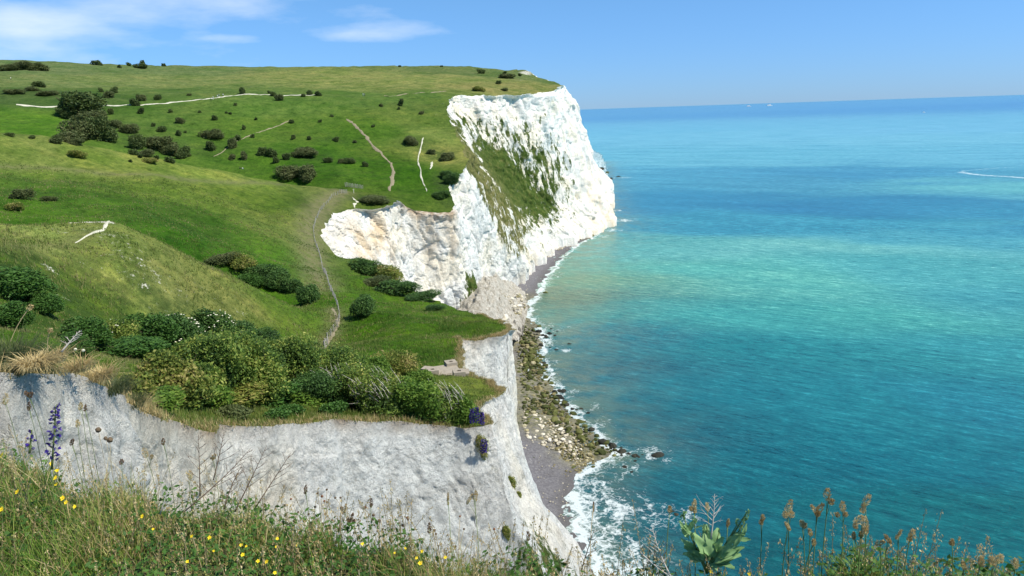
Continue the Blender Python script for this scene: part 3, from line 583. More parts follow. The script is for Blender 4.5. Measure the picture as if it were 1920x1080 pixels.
def g1(px, py, dmin=27.0): return ground([px], [py], dmin)[0]

# turf colour: surveyed swatches over the land; knoll lightened, hollow behind darkened as painted shading
SW = [(20, 150, 98, 120, 58), (300, 150, 106, 126, 60), (600, 145, 116, 132, 62), (800, 150, 116, 132, 62), (960, 165, 118, 128, 62), (0, 125, 92, 116, 60), (300, 130, 92, 116, 58), (900, 132, 90, 112, 54),
      (60, 185, 70, 98, 40), (400, 172, 82, 110, 44), (700, 185, 80, 112, 40), (500, 200, 84, 116, 42), (40, 225, 74, 116, 26), (250, 225, 74, 106, 36), (500, 240, 74, 108, 30), (700, 240, 70, 106, 26), (600, 300, 60, 100, 20), (750, 320, 52, 92, 14),
      (820, 250, 102, 126, 50), (860, 285, 120, 136, 58), (800, 220, 86, 112, 40), (50, 262, 112, 130, 56), (200, 300, 108, 128, 50), (450, 335, 104, 128, 46), (600, 362, 92, 112, 44), (100, 340, 78, 110, 34), (300, 365, 84, 114, 34), (500, 380, 86, 112, 34), (100, 385, 66, 106, 22),
      (350, 400, 54, 90, 20), (380, 440, 52, 92, 16), (400, 462, 54, 96, 16), (440, 490, 56, 98, 18), (500, 480, 72, 114, 24), (560, 450, 88, 112, 42), (560, 540, 70, 112, 18), (60, 425, 126, 146, 66), (150, 475, 124, 142, 62), (250, 450, 118, 132, 62), (300, 480, 116, 130, 60), (200, 430, 122, 138, 64), (350, 520, 114, 128, 58), (400, 540, 112, 126, 56), (450, 560, 106, 124, 52), (540, 600, 82, 114, 30), (150, 540, 82, 112, 30),
      (50, 520, 62, 96, 22), (50, 600, 66, 104, 24), (560, 640, 70, 112, 16), (200, 670, 74, 118, 20), (700, 600, 66, 108, 12), (800, 620, 64, 102, 12), (900, 605, 74, 102, 18), (680, 530, 70, 108, 18), (620, 520, 66, 104, 22), (750, 650, 62, 102, 14),
      (880, 730, 96, 120, 38), (400, 785, 110, 124, 46), (820, 790, 100, 112, 46), (690, 372, 72, 96, 28), (600, 400, 74, 96, 32)]
SWP = ground([s[0] for s in SW], [s[1] for s in SW]); okk = ~np.isnan(SWP[:, 0]); SWC = lin(np.array([s[2:] for s in SW]))[okk]*np.array([.92, .82, 1.2]); SWP = SWP[okk]
def tone_at(x, y):
    o = np.empty((len(x), 3)); ls = np.log(np.hypot(SWP[:, 0], SWP[:, 1]))*1.0; la = np.arctan2(SWP[:, 0], SWP[:, 1])
    for i in range(0, len(x), 30000):
        a, b_ = x[i:i+30000], y[i:i+30000]; l = np.log(np.hypot(a, b_)+1); th = np.arctan2(a, b_)
        w_ = 1/(((l[:, None]-ls)*1.6)**2+((th[:, None]-la)*1.5)**2+.0012)**2.2
        o[i:i+30000] = (w_@SWC)/w_.sum(1)[:, None]
    return o
def paint(x, y, spots):
    o = np.zeros(len(x))
    for (px, py, rw, rd, v) in spots:
        q = g1(px, py)
        if np.isnan(q[0]): continue
        u = q[:2]/np.hypot(*q[:2]); dx, dy = x-q[0], y-q[1]; al = dx*u[0]+dy*u[1]; ac = dx*u[1]-dy*u[0]
        o = np.maximum(o, v*np.exp(-((ac/rw)**2+(al/rd)**2)))
    return o
def polydist(x, y, Q, dmax=60.0):
    o = np.full(len(x), 1e9)
    for i in range(len(Q)-1):
        a, b_ = Q[i][:2], Q[i+1][:2]; ab = b_-a; L2 = ab@ab+1e-9
        tt = np.clip(((x-a[0])*ab[0]+(y-a[1])*ab[1])/L2, 0, 1); o = np.minimum(o, np.hypot(x-a[0]-tt*ab[0], y-a[1]-tt*ab[1]))
    return o
lx, ly = LV[:, 0], LV[:, 1]
TONE = tone_at(lx, ly)
chk = paint(lx, ly, [(330, 540, 6, 5, .44), (270, 470, 5, 4, .43), (300, 560, 6, 4, .42), (180, 500, 5, 4, .42), (235, 440, 4, 4, .45), (400, 560, 6, 5, .42), (260, 560, 7, 4, .41), (180, 413, 3.0, 2.5, .62), (200, 416, 2.2, 2.0, .62), (150, 428, 9, 5, .44), (110, 432, 5, 4, .46), (200, 440, 3, 3, .49), (240, 480, 7, 7, .45), (290, 510, 7, 7, .45), (350, 550, 8, 6, .42), (215, 455, 6, 4, .46), (95, 500, 1.5, 1.5, .55), (80, 478, 2, 2, .46), (115, 550, 2, 1.5, .47), (450, 590, 4, 3, .46),
    (255, 525, 4, 3, .48), (170, 470, 5, 4, .40), (60, 440, 5, 4, .42), (830, 195, 3, 8, .46), (820, 215, 3, 6, .49), (1003, 148, 12, 20, .45), (640, 802, 1.6, 1.2, .5), (770, 800, 3.0, 1.0, .49), (550, 806, 2.5, .8, .45), (975, 152, 12, 10, .49), (560, 200, 20, 10, .40), (500, 185, 15, 6, .42), (690, 200, 15, 8, .42), (640, 362, 3, 2, .46), (985, 136, 18, 30, .6)])
scrub_shade = paint(lx, ly, [(30, 175, 30, 14, .6), (100, 178, 25, 10, .55), (200, 185, 25, 8, .5), (330, 275, 22, 9, .7), (250, 265, 14, 8, .6), (60, 520, 9, 7, .9), (20, 500, 8, 8, .9), (30, 560, 8, 6, .8), (700, 372, 9, 5, .7), (830, 340, 5, 12, .9), (840, 375, 5, 7, .8), (780, 270, 12, 6, .6), (820, 290, 8, 8, .8), (800, 200, 14, 8, .5), (760, 200, 18, 8, .5), (260, 410, 12, 4, .5), (90, 340, 14, 6, .5), (40, 365, 10, 5, .7), (350, 425, 12, 4, .4), (760, 545, 7, 10, .9), (720, 520, 9, 10, .8), (700, 580, 3, 3, .5), (850, 598, 2, 8, .6), (270, 600, 14, 6, .8), (380, 620, 14, 5, .8), (180, 640, 8, 6, .7), (590, 295, 14, 6, .5), (630, 265, 8, 4, .5)])  # scrub patches; those just behind the knoll paint the shade of its hollow
PATHS = dict(fence=[(600, 662), (612, 640), (626, 612), (629, 592), (622, 573)], fence2=[(604, 545), (590, 500), (584, 450), (588, 415), (605, 385), (628, 362), (640, 356)])
worn = np.zeros(len(lx))
for k, wd, v in (('fence', 1.6, .9), ('fence2', 4.2, .85)):
    Q = ground(*zip(*PATHS[k])); Q = Q[~np.isnan(Q[:, 0])]; worn = np.maximum(worn, v*np.exp(-(polydist(lx, ly, Q)/wd)**2))
Q = ground(*zip(*[(0, 308), (70, 312), (130, 316), (230, 326), (330, 332), (450, 338), (520, 343)])); Q = Q[~np.isnan(Q[:, 0])]; worn = np.maximum(worn, .55*np.exp(-(polydist(lx, ly, Q)/2.2)**2))
Q = ground(*zip(*[(0, 465), (60, 468), (110, 460), (150, 448), (180, 430)])); worn = np.maximum(worn, .4*np.exp(-(polydist(lx, ly, Q)/1.2)**2))
edd = polydist(lx, ly, TOPS[9:24]); worn = np.maximum(worn, .65*np.clip(.45+.8*fbm(lx/2.5, ly/2.5, None, 3, 191), 0, 1)*np.exp(-(edd/.8)**2))
me = mesh_np('grass_land', np.c_[LV, LZ], LF, [M_turf], True, dict(tone=TONE, chalky=chk, scrub=scrub_shade, worn=worn))
tag(link('grassland', me), 'rolling green clifftop grassland', kind='structure')

# ------------------------------------------------------------------ paths as thin sheets draped on the turf
def ribbon(name, pix, w, mat, label, lift=.10, taper=True):
    Q = ground(*zip(*pix)); Q = Q[~np.isnan(Q[:, 0])]
    if len(Q) < 2: return
    s = np.r_[0, np.cumsum(np.hypot(*np.diff(Q[:, :2], axis=0).T))]; n = max(12, int(s[-1]/.7)); u = np.linspace(0, s[-1], n)
    # Catmull style smoothing by averaging
    X = np.interp(u, s, Q[:, 0]); Y = np.interp(u, s, Q[:, 1]); k = max(1, n//30)
    ker = np.ones(2*k+1)/(2*k+1); X = np.convolve(np.pad(X, k, 'edge'), ker, 'valid'); Y = np.convolve(np.pad(Y, k, 'edge'), ker, 'valid')
    X += (.5*vnoise(u/4, u*0, None, 3)+.9*vnoise(u/11, u*0, None, 13))*w; Y += (.5*vnoise(u/4, u*0+9, None, 4)+.9*vnoise(u/11, u*0+3, None, 14))*w
    tx, ty = np.gradient(X), np.gradient(Y); L = np.hypot(tx, ty)+1e-9; nx, ny = -ty/L, tx/L
    ww = w*(.45+.55*np.abs(vnoise(u/3, u*0, None, 8))+.35*np.abs(vnoise(u/1.1, u*0, None, 18))); 
    if taper: ww = ww*np.clip(np.minimum(u, s[-1]-u)/4+.15, 0, 1)
    V = []
    for f in (-1, -.35, .35, 1):
        a, b_ = X+nx*ww*f, Y+ny*ww*f; V.append(np.c_[a, b_, H(a, b_)+(lift if abs(f) < .5 else -.02)])
    V = np.stack(V, 1).reshape(-1, 3)
    tag(link(name, mesh_np(name, V, gridfaces(n, 4), [mat], True)), label, kind='structure')
ribbon('chalk_path', [(190, 198), (225, 199), (262, 198), (300, 194), (350, 189), (380, 186), (405, 183), (422, 179), (445, 177), (500, 177), (545, 178), (600, 179)], .85, M_path, 'long white chalk path crossing the far hillside', .22)
ribbon('chalk_path', [(33, 200), (60, 199), (100, 197)], 1.9, M_path, 'short white stretch of chalk path at the far left', .25)
ribbon('chalk_path', [(650, 222), (665, 240), (688, 258), (700, 275), (712, 290), (730, 306), (740, 322), (738, 340), (730, 358)], .85, M_dirt, 'earth path winding down the hillside above the middle cliff', .15)
ribbon('chalk_path', [(795, 258), (788, 275), (784, 292), (783, 305), (790, 320), (790, 335), (797, 352), (800, 362)], .36, M_path, 'thin white zigzag path on the steep grass', .15)
ribbon('chalk_path', [(812, 304), (808, 312), (804, 320)], .6, M_path, 'short white chalk scar beside the zigzag path', .15)
ribbon('chalk_path', [(661, 364), (669, 373), (661, 382), (662, 388)], .55, M_path, 'small bare chalk track above the stained cliff', .12)
ribbon('chalk_path', [(612, 645), (621, 622), (628, 604), (628, 590), (621, 574)], .42, M_dirt, 'bare footpath beside the fence', .06)
ribbon('chalk_path', [(208, 415), (192, 428), (172, 440), (148, 451), (132, 457)], .26, M_path, 'white path curving over the knoll', .10)
ribbon('chalk_path', [(127, 412), (150, 411), (180, 411), (205, 412)], .35, M_path, 'white chalk rim on top of the knoll', .10)
ribbon('chalk_path', [(545, 226), (500, 243), (470, 255), (440, 268), (415, 285), (398, 292)], .45, M_dirt, 'faint double track on the far slope', .12)
ribbon('chalk_path', [(720, 182), (760, 178), (800, 174), (835, 170)], 1.0, M_dirt, 'faint path leading to the far headland', .2)

# ------------------------------------------------------------------ scree fan below the middle cliff
def patch(name, rows, nu, nv, mat, amp, label, **at):
    G = np.array([[P(*p_) for p_ in r_] for r_ in rows]); m_, n_ = G.shape[:2]
    u = np.linspace(0, m_-1, nu); v = np.linspace(0, n_-1, nv); iu = np.minimum(u.astype(int), m_-2); iv = np.minimum(v.astype(int), n_-2); fu = (u-iu)[:, None, None]; fv_ = (v-iv)[None, :, None]
    V = G[iu][:, iv]*(1-fu)*(1-fv_)+G[iu+1][:, iv]*fu*(1-fv_)+G[iu][:, iv+1]*(1-fu)*fv_+G[iu+1][:, iv+1]*fu*fv_
    V[..., 2] += amp*fbm(V[..., 0]/6, V[..., 1]/6, None, 5, 61); cv_, ce_ = cells(V[..., 0]/2.2, V[..., 1]/2.2, V[..., 2]/2.2, 251); V[..., 2] += .9*cv_*sstep(.0, .12, ce_); V = V.reshape(-1, 3)
    z0 = np.zeros(len(V)); aa = dict(veg=z0+.0, stain=z0, soil=z0, dirty=z0+.2, dry=z0); aa.update({k: z0+v_ for k, v_ in at.items()})
    return tag(link(name, mesh_np(name, V, gridfaces(nu, nv), [mat], False, aa)), label, kind='structure')
patch('scree', [[(868, 560, 287), (895, 532, 302), (915, 517, 320), (935, 520, 335), (962, 530, 372)], [(850, 585, 284), (900, 548, 282), (930, 550, 296), (950, 555, 318), (985, 552, 350)], [(850, 610, 250), (905, 595, 262), (945, 600, 280), (968, 596, 296), (990, 580, 322)], [(850, 650, 238), (905, 640, 250), (950, 645, 262), (972, 640, 270), (982, 620, 286)]], 90, 120, M_scree, 1.3, 'pale chalk scree slope between cliff and beach')

# ------------------------------------------------------------------ shore, beach and sea
WLP = [(1150, 1180), (1120, 1080), (1095, 1035), (1075, 990), (1070, 930), (1078, 890), (1110, 868), (1150, 850), (1112, 815), (1072, 785), (1046, 745), (1021, 705), (1004, 670), (1018, 640), (1003, 612), (985, 590), (992, 565), (1009, 546), (1021, 522), (1042, 495), (1066, 470), (1086, 456), (1110, 446), (1128, 430), (1152, 416), (1146, 398), (1138, 385)]
WL = PZ(*np.array(WLP, float).T)[:, :2]
WL = np.vstack([[(60, -60), (34, 40)], WL, [(96, 700), (115, 860), (124, 930), (131, 985), (150, 1150), (190, 1500), (400, 3000)]])
print('WL', np.round(WL[:32], 0).tolist())
order_y = np.maximum.accumulate(WL[:, 1]+np.arange(len(WL))*1e-3)
ys = np.concatenate([np.arange(-50, 130, 6.0), np.arange(130, 700, 1.1), np.arange(700, 1500, 8.0)])
xw = np.interp(ys, order_y, WL[:, 0])
offs = np.concatenate([np.linspace(-90, -30, 12), np.linspace(-29, 22, 60)])
yb = ys[ys < 640]; nb = len(yb); BX = xw[:nb, None]+offs[None]; BY = np.repeat(yb[:, None], len(offs), 1)
slope = np.where(offs < 0, -offs*.085, -offs*.14)[None]
BZ = slope + np.clip(.55*fbm(BX/5, BY/5, None, 3, 71), -1, 1)*np.where(np.abs(offs) < 4, .35, 1.0)[None] + .12*fbm(BX/1.3, BY/1.3, None, 2, 73)
BV = np.stack([BX, BY, BZ], -1).reshape(-1, 3)
bx_, by_ = BV[:, 0], BV[:, 1]
rub = np.zeros(len(BV))
for (px, py, r_, v) in ((1010, 740, 13, 1), (1000, 690, 14, 1), (1015, 790, 12, 1), (1060, 810, 12, 1), (990, 640, 16, 1), (985, 600, 20, 1), (1100, 850, 10, 1), (1130, 850, 8, .8), (1090, 440, 22, 1), (1130, 420, 22, 1), (1010, 720, 12, 1), (975, 570, 20, .9), (1000, 765, 10, 1)):
    q = PZ(np.array(float(px)), np.array(float(py))); rub = np.maximum(rub, v*np.exp(-(np.hypot(bx_-q[0], by_-q[1])/r_)**4))
wet = np.repeat(np.exp(-(np.clip(offs+1, -100, 0)/3.0)**2)[None], nb, 0).ravel(); wet = np.where(np.tile(offs, nb) > 0, 1, wet)
tag(link('beach', mesh_np('beach', BV, gridfaces(nb, len(offs)), [M_shingle], False, dict(rubble=rub, wet=wet))), 'grey shingle beach under the cliffs', kind='structure')

az = np.radians(np.concatenate([np.linspace(-70, -8, 40)[:-1], np.linspace(-8, 42, 420), np.linspace(42, 100, 40)[1:]])); dd = np.concatenate([np.exp(np.linspace(math.log(20), math.log(90), 20))[:-1], np.exp(np.linspace(math.log(90), math.log(1300), 420)), np.exp(np.linspace(math.log(1300), math.log(90000), 160))[1:]])
A_, D_ = np.meshgrid(az, dd, indexing='ij'); sx, sy = (D_*np.sin(A_)).ravel(), (D_*np.cos(A_)).ravel()
WLm = np.c_[xw, ys][::2]
near = (sy > -60) & (sy < 1300) & (np.abs(sx) < 700)
sd_ = np.full(len(sx), 999.0)
xi = np.interp(sy, ys, xw); gr_ = np.gradient(xw, ys); sl2 = np.interp(sy, ys, np.abs(np.convolve(gr_, np.ones(9)/9, 'same')))
sd_[near] = polydist(sx[near], sy[near], WLm); sgn = np.where(sx > xi, 1, -1); sd_ = sd_*sgn
foam = np.where(sd_ < 0, .5, 0.0)
loc = np.interp(sy, [0, 120, 175, 200, 215, 300, 330, 380, 480, 560, 700, 1000], [.58, .62, .56, .46, .52, .56, .52, .54, .52, .48, .36, .36])
wdt = np.interp(sy, [0, 130, 160, 178, 200, 240, 300, 330, 400, 470, 600, 1000], [22, 22, 16, 12, 7, 8, 9, 9, 10, 6, 5, 6])
foam = np.maximum(foam, loc*np.exp(-(np.clip(sd_, 0, None)/wdt)**1.5))
rockf = []
for (px, py, r_, v) in ((1230, 850, 6, .50), (1200, 845, 5, .42), (1245, 862, 4, .45), (1180, 880, 6, .42), (1175, 845, 5, .45), (1290, 965, 7, .46), (1250, 970, 12, .44), (1200, 960, 14, .46), (1160, 960, 16, .5), (1065, 613, 4, .46), (1064, 657, 3.5, .56), (1090, 600, 3, .3), (1075, 735, 5, .46), (1105, 765, 6, .42), (1030, 680, 6, .44), (1040, 620, 6, .42), (1170, 333, 24, .45), (1183, 332, 14, .4), (1170, 413, 16, .5), (1150, 432, 14, .48), (1155, 395, 12, .45), (1130, 443, 12, .4), (1050, 470, 14, .40), (1025, 500, 10, .45), (1120, 795, 8, .40), (1060, 745, 7, .44), (1020, 655, 7, .46), (1010, 630, 7, .46)):
    q = PZ(np.array(float(px)), np.array(float(py))); rockf.append((q, r_, v)); rr_ = np.hypot(sx-q[0], (sy-q[1])); foam = np.maximum(foam, v*np.exp(-(rr_/r_)**2))
# wake of a boat that has turned away
wk = PZ(*np.array([(1925, 334), (1890, 331), (1850, 329), (1820, 326), (1803, 323), (1808, 320), (1835, 318), (1870, 315), (1900, 314)], float).T)
wd_ = polydist(sx, sy, wk[:5]); foam = np.maximum(foam, .60*np.exp(-(wd_/9.0)**2)); wd_ = polydist(sx, sy, wk[4:]); foam = np.maximum(foam, .44*np.exp(-(wd_/8.0)**2))
murk = .75*np.exp(-(np.clip(sd_, 0, None)/np.interp(sy, [120, 170, 230, 330, 500, 700], [10, 11, 22, 34, 30, 16]))**1.3)
SS = [(1150, 215, 74, 152, 200), (1500, 205, 72, 150, 202), (1880, 195, 66, 142, 200), (1150, 250, 92, 176, 212), (1400, 250, 96, 178, 212), (1700, 245, 96, 176, 214), (1880, 260, 96, 176, 210), (1200, 300, 84, 166, 200), (1500, 290, 84, 168, 202), (1800, 290, 86, 168, 204),
      (1250, 335, 60, 144, 184), (1450, 340, 56, 138, 178), (1600, 330, 50, 134, 180), (1880, 345, 86, 172, 190), (1250, 380, 40, 126, 172), (1500, 385, 34, 116, 166), (1700, 390, 38, 124, 170), (1880, 400, 44, 134, 174), (1350, 420, 44, 136, 172), (1600, 425, 48, 142, 176), (1250, 450, 80, 164, 172),  # dark blue swatches put cloud shadow into the water colour
      (1500, 460, 96, 178, 184), (1800, 450, 70, 160, 184), (1300, 510, 76, 170, 170), (1500, 530, 88, 180, 176), (1700, 520, 70, 164, 176), (1880, 560, 60, 154, 170), (1150, 520, 100, 160, 140), (1080, 560, 84, 124, 110), (1200, 570, 60, 150, 154), (1350, 590, 56, 156, 160), (1600, 590, 66, 164, 164),
      (1200, 640, 34, 116, 134), (1400, 660, 28, 128, 140), (1600, 660, 40, 140, 150), (1850, 660, 44, 142, 156), (1150, 700, 32, 104, 122), (1350, 740, 20, 112, 130), (1600, 750, 26, 124, 140), (1850, 760, 28, 124, 146), (1250, 800, 20, 98, 116), (1500, 850, 16, 106, 122), (1750, 850, 16, 110, 128), (1300, 930, 14, 92, 110), (1600, 950, 14, 102, 112), (1850, 960, 14, 106, 114), (1250, 1040, 18, 90, 104), (1600, 1060, 10, 94, 102)]
SSa = np.array(SS, float); q = PZ(SSa[:, 0], SSa[:, 1]); ls = np.log(np.hypot(q[:, 0], q[:, 1])); la = np.arctan2(q[:, 0], q[:, 1]); SC_ = lin(SSa[:, 2:])
l = np.log(np.hypot(sx, sy)+1) + .05*fbm(sx/90, sy/60, None, 3, 81); th = np.arctan2(sx, sy)
tone = np.empty((len(sx), 3))
for i in range(0, len(sx), 30000):
    w_ = 1/(((l[i:i+30000, None]-ls)*1.35)**2+((th[i:i+30000, None]-la)*.75)**2+.003)**2.0; tone[i:i+30000] = (w_@SC_)/w_.sum(1)[:, None]
far_ = sstep(math.log(160), math.log(900), l)[:, None]; tone = tone*(np.array([.88, .80, .75])*(1-far_)+np.array([1.0, .86, .68])*far_); vf_ = sstep(math.log(1200), math.log(6000), l)[:, None]; tone = tone*(1-vf_*np.array([.08, .13, .04]))
sz = np.zeros(len(sx))
tag(link('sea', mesh_np('sea', np.c_[sx, sy, sz], gridfaces(len(az), len(dd)), [M_sea], True, dict(tone=tone, foam=foam, murk=murk, shore=np.clip(sd_, -20, 400)))), 'turquoise sea reaching to the horizon', kind='structure')
# ------------------------------------------------------------------ boulders
def rock_mesh(seed, mat, flat=.7):
    V, Fc = ICO[2]; V = V.copy(); r_ = np.random.default_rng(seed)
    k = 1+.22*fbm(V[:, 0]*1.4+seed, V[:, 1]*1.4, V[:, 2]*1.4, 2, seed)
    V = V*k[:, None]
    for _ in range(7):                          # chop flat facets
        n = r_.normal(size=3); n /= np.linalg.norm(n); h = r_.uniform(.6, .85); dd_ = V@n-h; V = V-np.where(dd_ > 0, dd_, 0)[:, None]*n
    V *= np.array([1, r_.uniform(.7, 1.0), flat*r_.uniform(.8, 1.1)])
    me = bpy.data.meshes.new('boulder'); me.from_pydata(V.tolist(), [], Fc); me.materials.append(mat); me.update(); return me
RK = {k: [rock_mesh(10*i+j, m_) for i in range(6)] for j, (k, m_) in enumerate((('pale', M_rk_pale), ('gold', M_rk_gold), ('weed', M_rk_weed), ('dark', M_rk_dark)))}
RKV = [np.array([v.co[:] for v in me_.vertices]) for me_ in RK['pale']]
def beach_z(x, y):
    o = x-np.interp(y, ys, xw); return np.where(o < 0, -o*.085, -o*.14)
# zones of the shore: polygon in the photo, kind, how many, size range (m)
ZONES = [('weed', [(985, 640), (1012, 650), (1050, 745), (1100, 800), (1165, 848), (1130, 858), (1060, 812), (1015, 770), (985, 700)], 80, 1.5, 3.3),
         ('weed', [(972, 600), (990, 620), (1000, 700), (1012, 790), (985, 800), (972, 700)], 60, 1.5, 2.8),
         ('pale', [(982, 770), (1040, 790), (1095, 838), (1080, 868), (1040, 850), (985, 828)], 66, 1.0, 2.0),
         ('pale', [(915, 540), (945, 550), (990, 552), (985, 600), (945, 615), (920, 585)], 60, 1.3, 3.4),
         ('gold', [(1040, 830), (1110, 845), (1120, 868), (1085, 885), (1055, 862)], 36, .9, 1.8),
         ('gold', [(1010, 700), (1035, 745), (1060, 790), (1030, 800), (1005, 760)], 26, 1.1, 2.1),
         ('weed', [(975, 610), (1000, 615), (1010, 650), (1020, 690), (985, 690)], 40, 1.6, 3.4),
         ('weed', [(1065, 448), (1110, 442), (1135, 428), (1155, 412), (1145, 402), (1120, 425), (1070, 440)], 40, 2.2, 4.4),
         ('pale', [(1050, 430), (1100, 425), (1130, 412), (1120, 428), (1090, 440), (1055, 446)], 40, 2.5, 6.0),
         ('pale', [(1000, 475), (1040, 448), (1066, 448), (1078, 452), (1040, 476), (1008, 492)], 34, 1.8, 5.0)]
ZONES += [('dark', [(992, 600), (1035, 610), (1062, 640), (1045, 660), (1005, 650)], 12, 1.0, 2.4), ('dark', [(1012, 670), (1070, 735), (1120, 790), (1100, 795), (1050, 740)], 16, 1.0, 2.4), ('dark', [(1125, 818), (1180, 842), (1215, 850), (1190, 862), (1150, 842)], 14, 1.0, 2.6)]
HAND = [(1236, 851, 5.0, 'dark'), (1166, 846, 3.0, 'dark'), (1180, 850, 1.9, 'dark'), (1190, 854, 2.2, 'dark'), (1130, 830, 3.0, 'dark'), (1110, 805, 2.6, 'dark'), (1095, 790, 2.0, 'weed'), (1128, 851, 3.2, 'weed'), (1150, 836, 2.6, 'dark'), (1055, 733, 3.0, 'dark'), (1048, 745, 2.6, 'dark'), (1062, 759, 2.4, 'dark'), (1040, 735, 2.4, 'dark'),
        (1184, 883, 2.0, 'dark'), (1172, 874, 1.8, 'dark'), (1196, 855, 1.7, 'dark'), (1018, 628, 2.4, 'dark'), (1030, 625, 3.0, 'dark'), (1024, 632, 2.6, 'dark'), (1040, 628, 2.4, 'dark'), (1012, 622, 2.6, 'dark'), (1010, 612, 2.2, 'weed'), (1033, 616, 1.8, 'dark'), (1045, 620, 1.6, 'dark'), (1064, 660, 2.0, 'weed'), (1068, 644, 2.4, 'dark'), (1000, 662, 3.2, 'weed'), (1007, 675, 2.4, 'weed'), (1020, 680, 2.0, 'dark'), (1022, 548, 4.2, 'weed'), (1268, 963, 1.9, 'dark'), (1261, 957, 1.2, 'dark'),
        (1060, 790, 2.6, 'weed'), (1085, 815, 2.6, 'weed'), (1040, 775, 2.8, 'weed'), (1020, 745, 2.8, 'weed'), (1012, 700, 2.8, 'weed'), (1160, 331, 8, 'dark'), (1146, 335, 7, 'dark'), (1138, 324, 7, 'weed'), (1172, 334, 4, 'dark'), (1128, 318, 8, 'dark')]
def in_px(px, py, Q): return inpoly(np.array(px), np.array(py), np.array(Q, float))
rocks = []
for (px, py, s, k) in HAND:
    q = PZ(np.array(float(px)), np.array(float(py)), .2); rocks.append((q[0], q[1], s, k, px, py))
extra = []
SCR = np.array([(868, 560, 272), (900, 497, 292), (915, 500, 315), (935, 520, 335), (962, 530, 372), (850, 585, 262), (905, 545, 276), (930, 550, 296), (950, 555, 318), (985, 552, 350), (850, 610, 250), (905, 595, 262), (945, 600, 280), (968, 596, 296), (990, 580, 322)], float)
def dscree(px, py):
    w_ = 1/((SCR[:, 0]-px)**2+(SCR[:, 1]-py)**2+20); return float((w_@SCR[:, 2])/w_.sum())-1.5
for (k, Q, n, s0, s1) in ZONES:
    Qa = np.array(Q); c_ = 0; tries = 0; want = n; placed = []
    while c_ < n*3 and tries < 9000:
        tries += 1; px = RNG.uniform(Qa[:, 0].min(), Qa[:, 0].max()); py = RNG.uniform(Qa[:, 1].min(), Qa[:, 1].max())
        if not in_px([px], [py], Q)[0]: continue
        s = s0+(s1-s0)*RNG.random()**2.2 if c_ < n else s0*RNG.uniform(.35, .8)
        q = PZ(np.array(px), np.array(py), .6)
        if py < 606 and px < 990 and Q[0] == (915, 540): q = P(px, py, np.array(dscree(px, py)))
        if any((q[0]-a)**2+(q[1]-b_)**2 < (.40*(s+s2))**2 for a, b_, s2 in placed): continue
        placed.append((q[0], q[1], s))
        kk_ = k if RNG.random() < .78 or k == 'dark' else ('gold' if k == 'pale' else ('weed' if k == 'gold' else 'gold'))
        (rocks if (c_ < n*.62) else extra).append((q[0], q[1], s, kk_, px, py)); c_ += 1
def zone_words(px, py):
    if py < 345: return 'off the farthest headland'
    if px > 1045 and py < 450: return 'at the foot of the far headland'
    if py < 500: return 'above the dark cove beach'
    if py < 605 and px < 1000: return 'on the scree below the middle cliff'
    if px > 1100: return 'off the rocky point in the foam'
    if py < 690: return 'on the narrow shore below the green lobe'
    if py < 765: return 'on the shore midway to the point'
    if py < 830: return 'just above the grey shingle'
    return 'at the tip of the rocky point'
KW = dict(pale='pale chalk boulder', gold='golden stained boulder', weed='green weed covered boulder', dark='dark wet boulder awash')
# the largest in the picture are individuals
rocks.sort(key=lambda r_: -(r_[2]/math.hypot(r_[0], r_[1])))
extra += rocks[298:]; rocks = rocks[:298]
first = {}
def base_z(x, y, px, py):
    zb = float(beach_z(np.array(x), np.array(y))); return zb
for i, (x, y, s, k, px, py) in enumerate(rocks):
    zb = base_z(x, y, px, py); zb = min(zb, 3.5)
    if k == 'dark': zb = max(zb, -.25*s)
    q = EYE+ray(px, py)*np.hypot(x, y); o = bpy.data.objects.new('boulder', RK[k][i % 6]); COL.objects.link(o)
    if 'scree' in zone_words(px, py) or py < 500 and px < 1085: zb = max(zb, q[2]-.2*s)
    o.location = (x, y, zb+.12*s); o.scale = (s*.5, s*.5, s*.5*random.uniform(.75, 1.15)); o.rotation_euler = (random.uniform(-.25, .25), random.uniform(-.25, .25), random.uniform(0, 6.28))
    sz_ = 'large' if s > 2.6 else ('middling' if s > 1.7 else 'small')
    tag(o, f'{sz_} {KW[k]} {zone_words(px, py)}', 'boulder', f'{sz_} {k if k!="weed" else "weedy"} boulders {zone_words(px, py)}')
def stuff_rocks(name, lst, mats, label):
    Vs, Fs, n, mi = [], [], 0, []; Fi = np.array(ICO[2][1])
    for i, (x, y, s, k, px, py) in enumerate(lst):
        V = RKV[i % 6]; a = random.uniform(0, 6.28); c_, s_ = math.cos(a), math.sin(a)
        zb = min(float(beach_z(np.array(x), np.array(y))), 3.5)
        if px < 1000 and py < 605: zb = max(zb, (EYE+ray(px, py)*np.hypot(x, y))[2]-.2*s)
        Vs.append(V@np.array([[c_, s_, 0], [-s_, c_, 0], [0, 0, 1]])*s*.5+np.array([x, y, zb+.1*s])); Fs.append(Fi+n); n += len(V); mi += [mats.index(k)]*len(Fi)
    MM = dict(pale=M_rk_pale, gold=M_rk_gold, weed=M_rk_weed, dark=M_rk_dark)
    tag(link(name, mesh_np(name, np.vstack(Vs), np.vstack(Fs), [MM[k] for k in mats], False, midx=mi)), label, 'rocks', kind='stuff')
sm = list(extra)
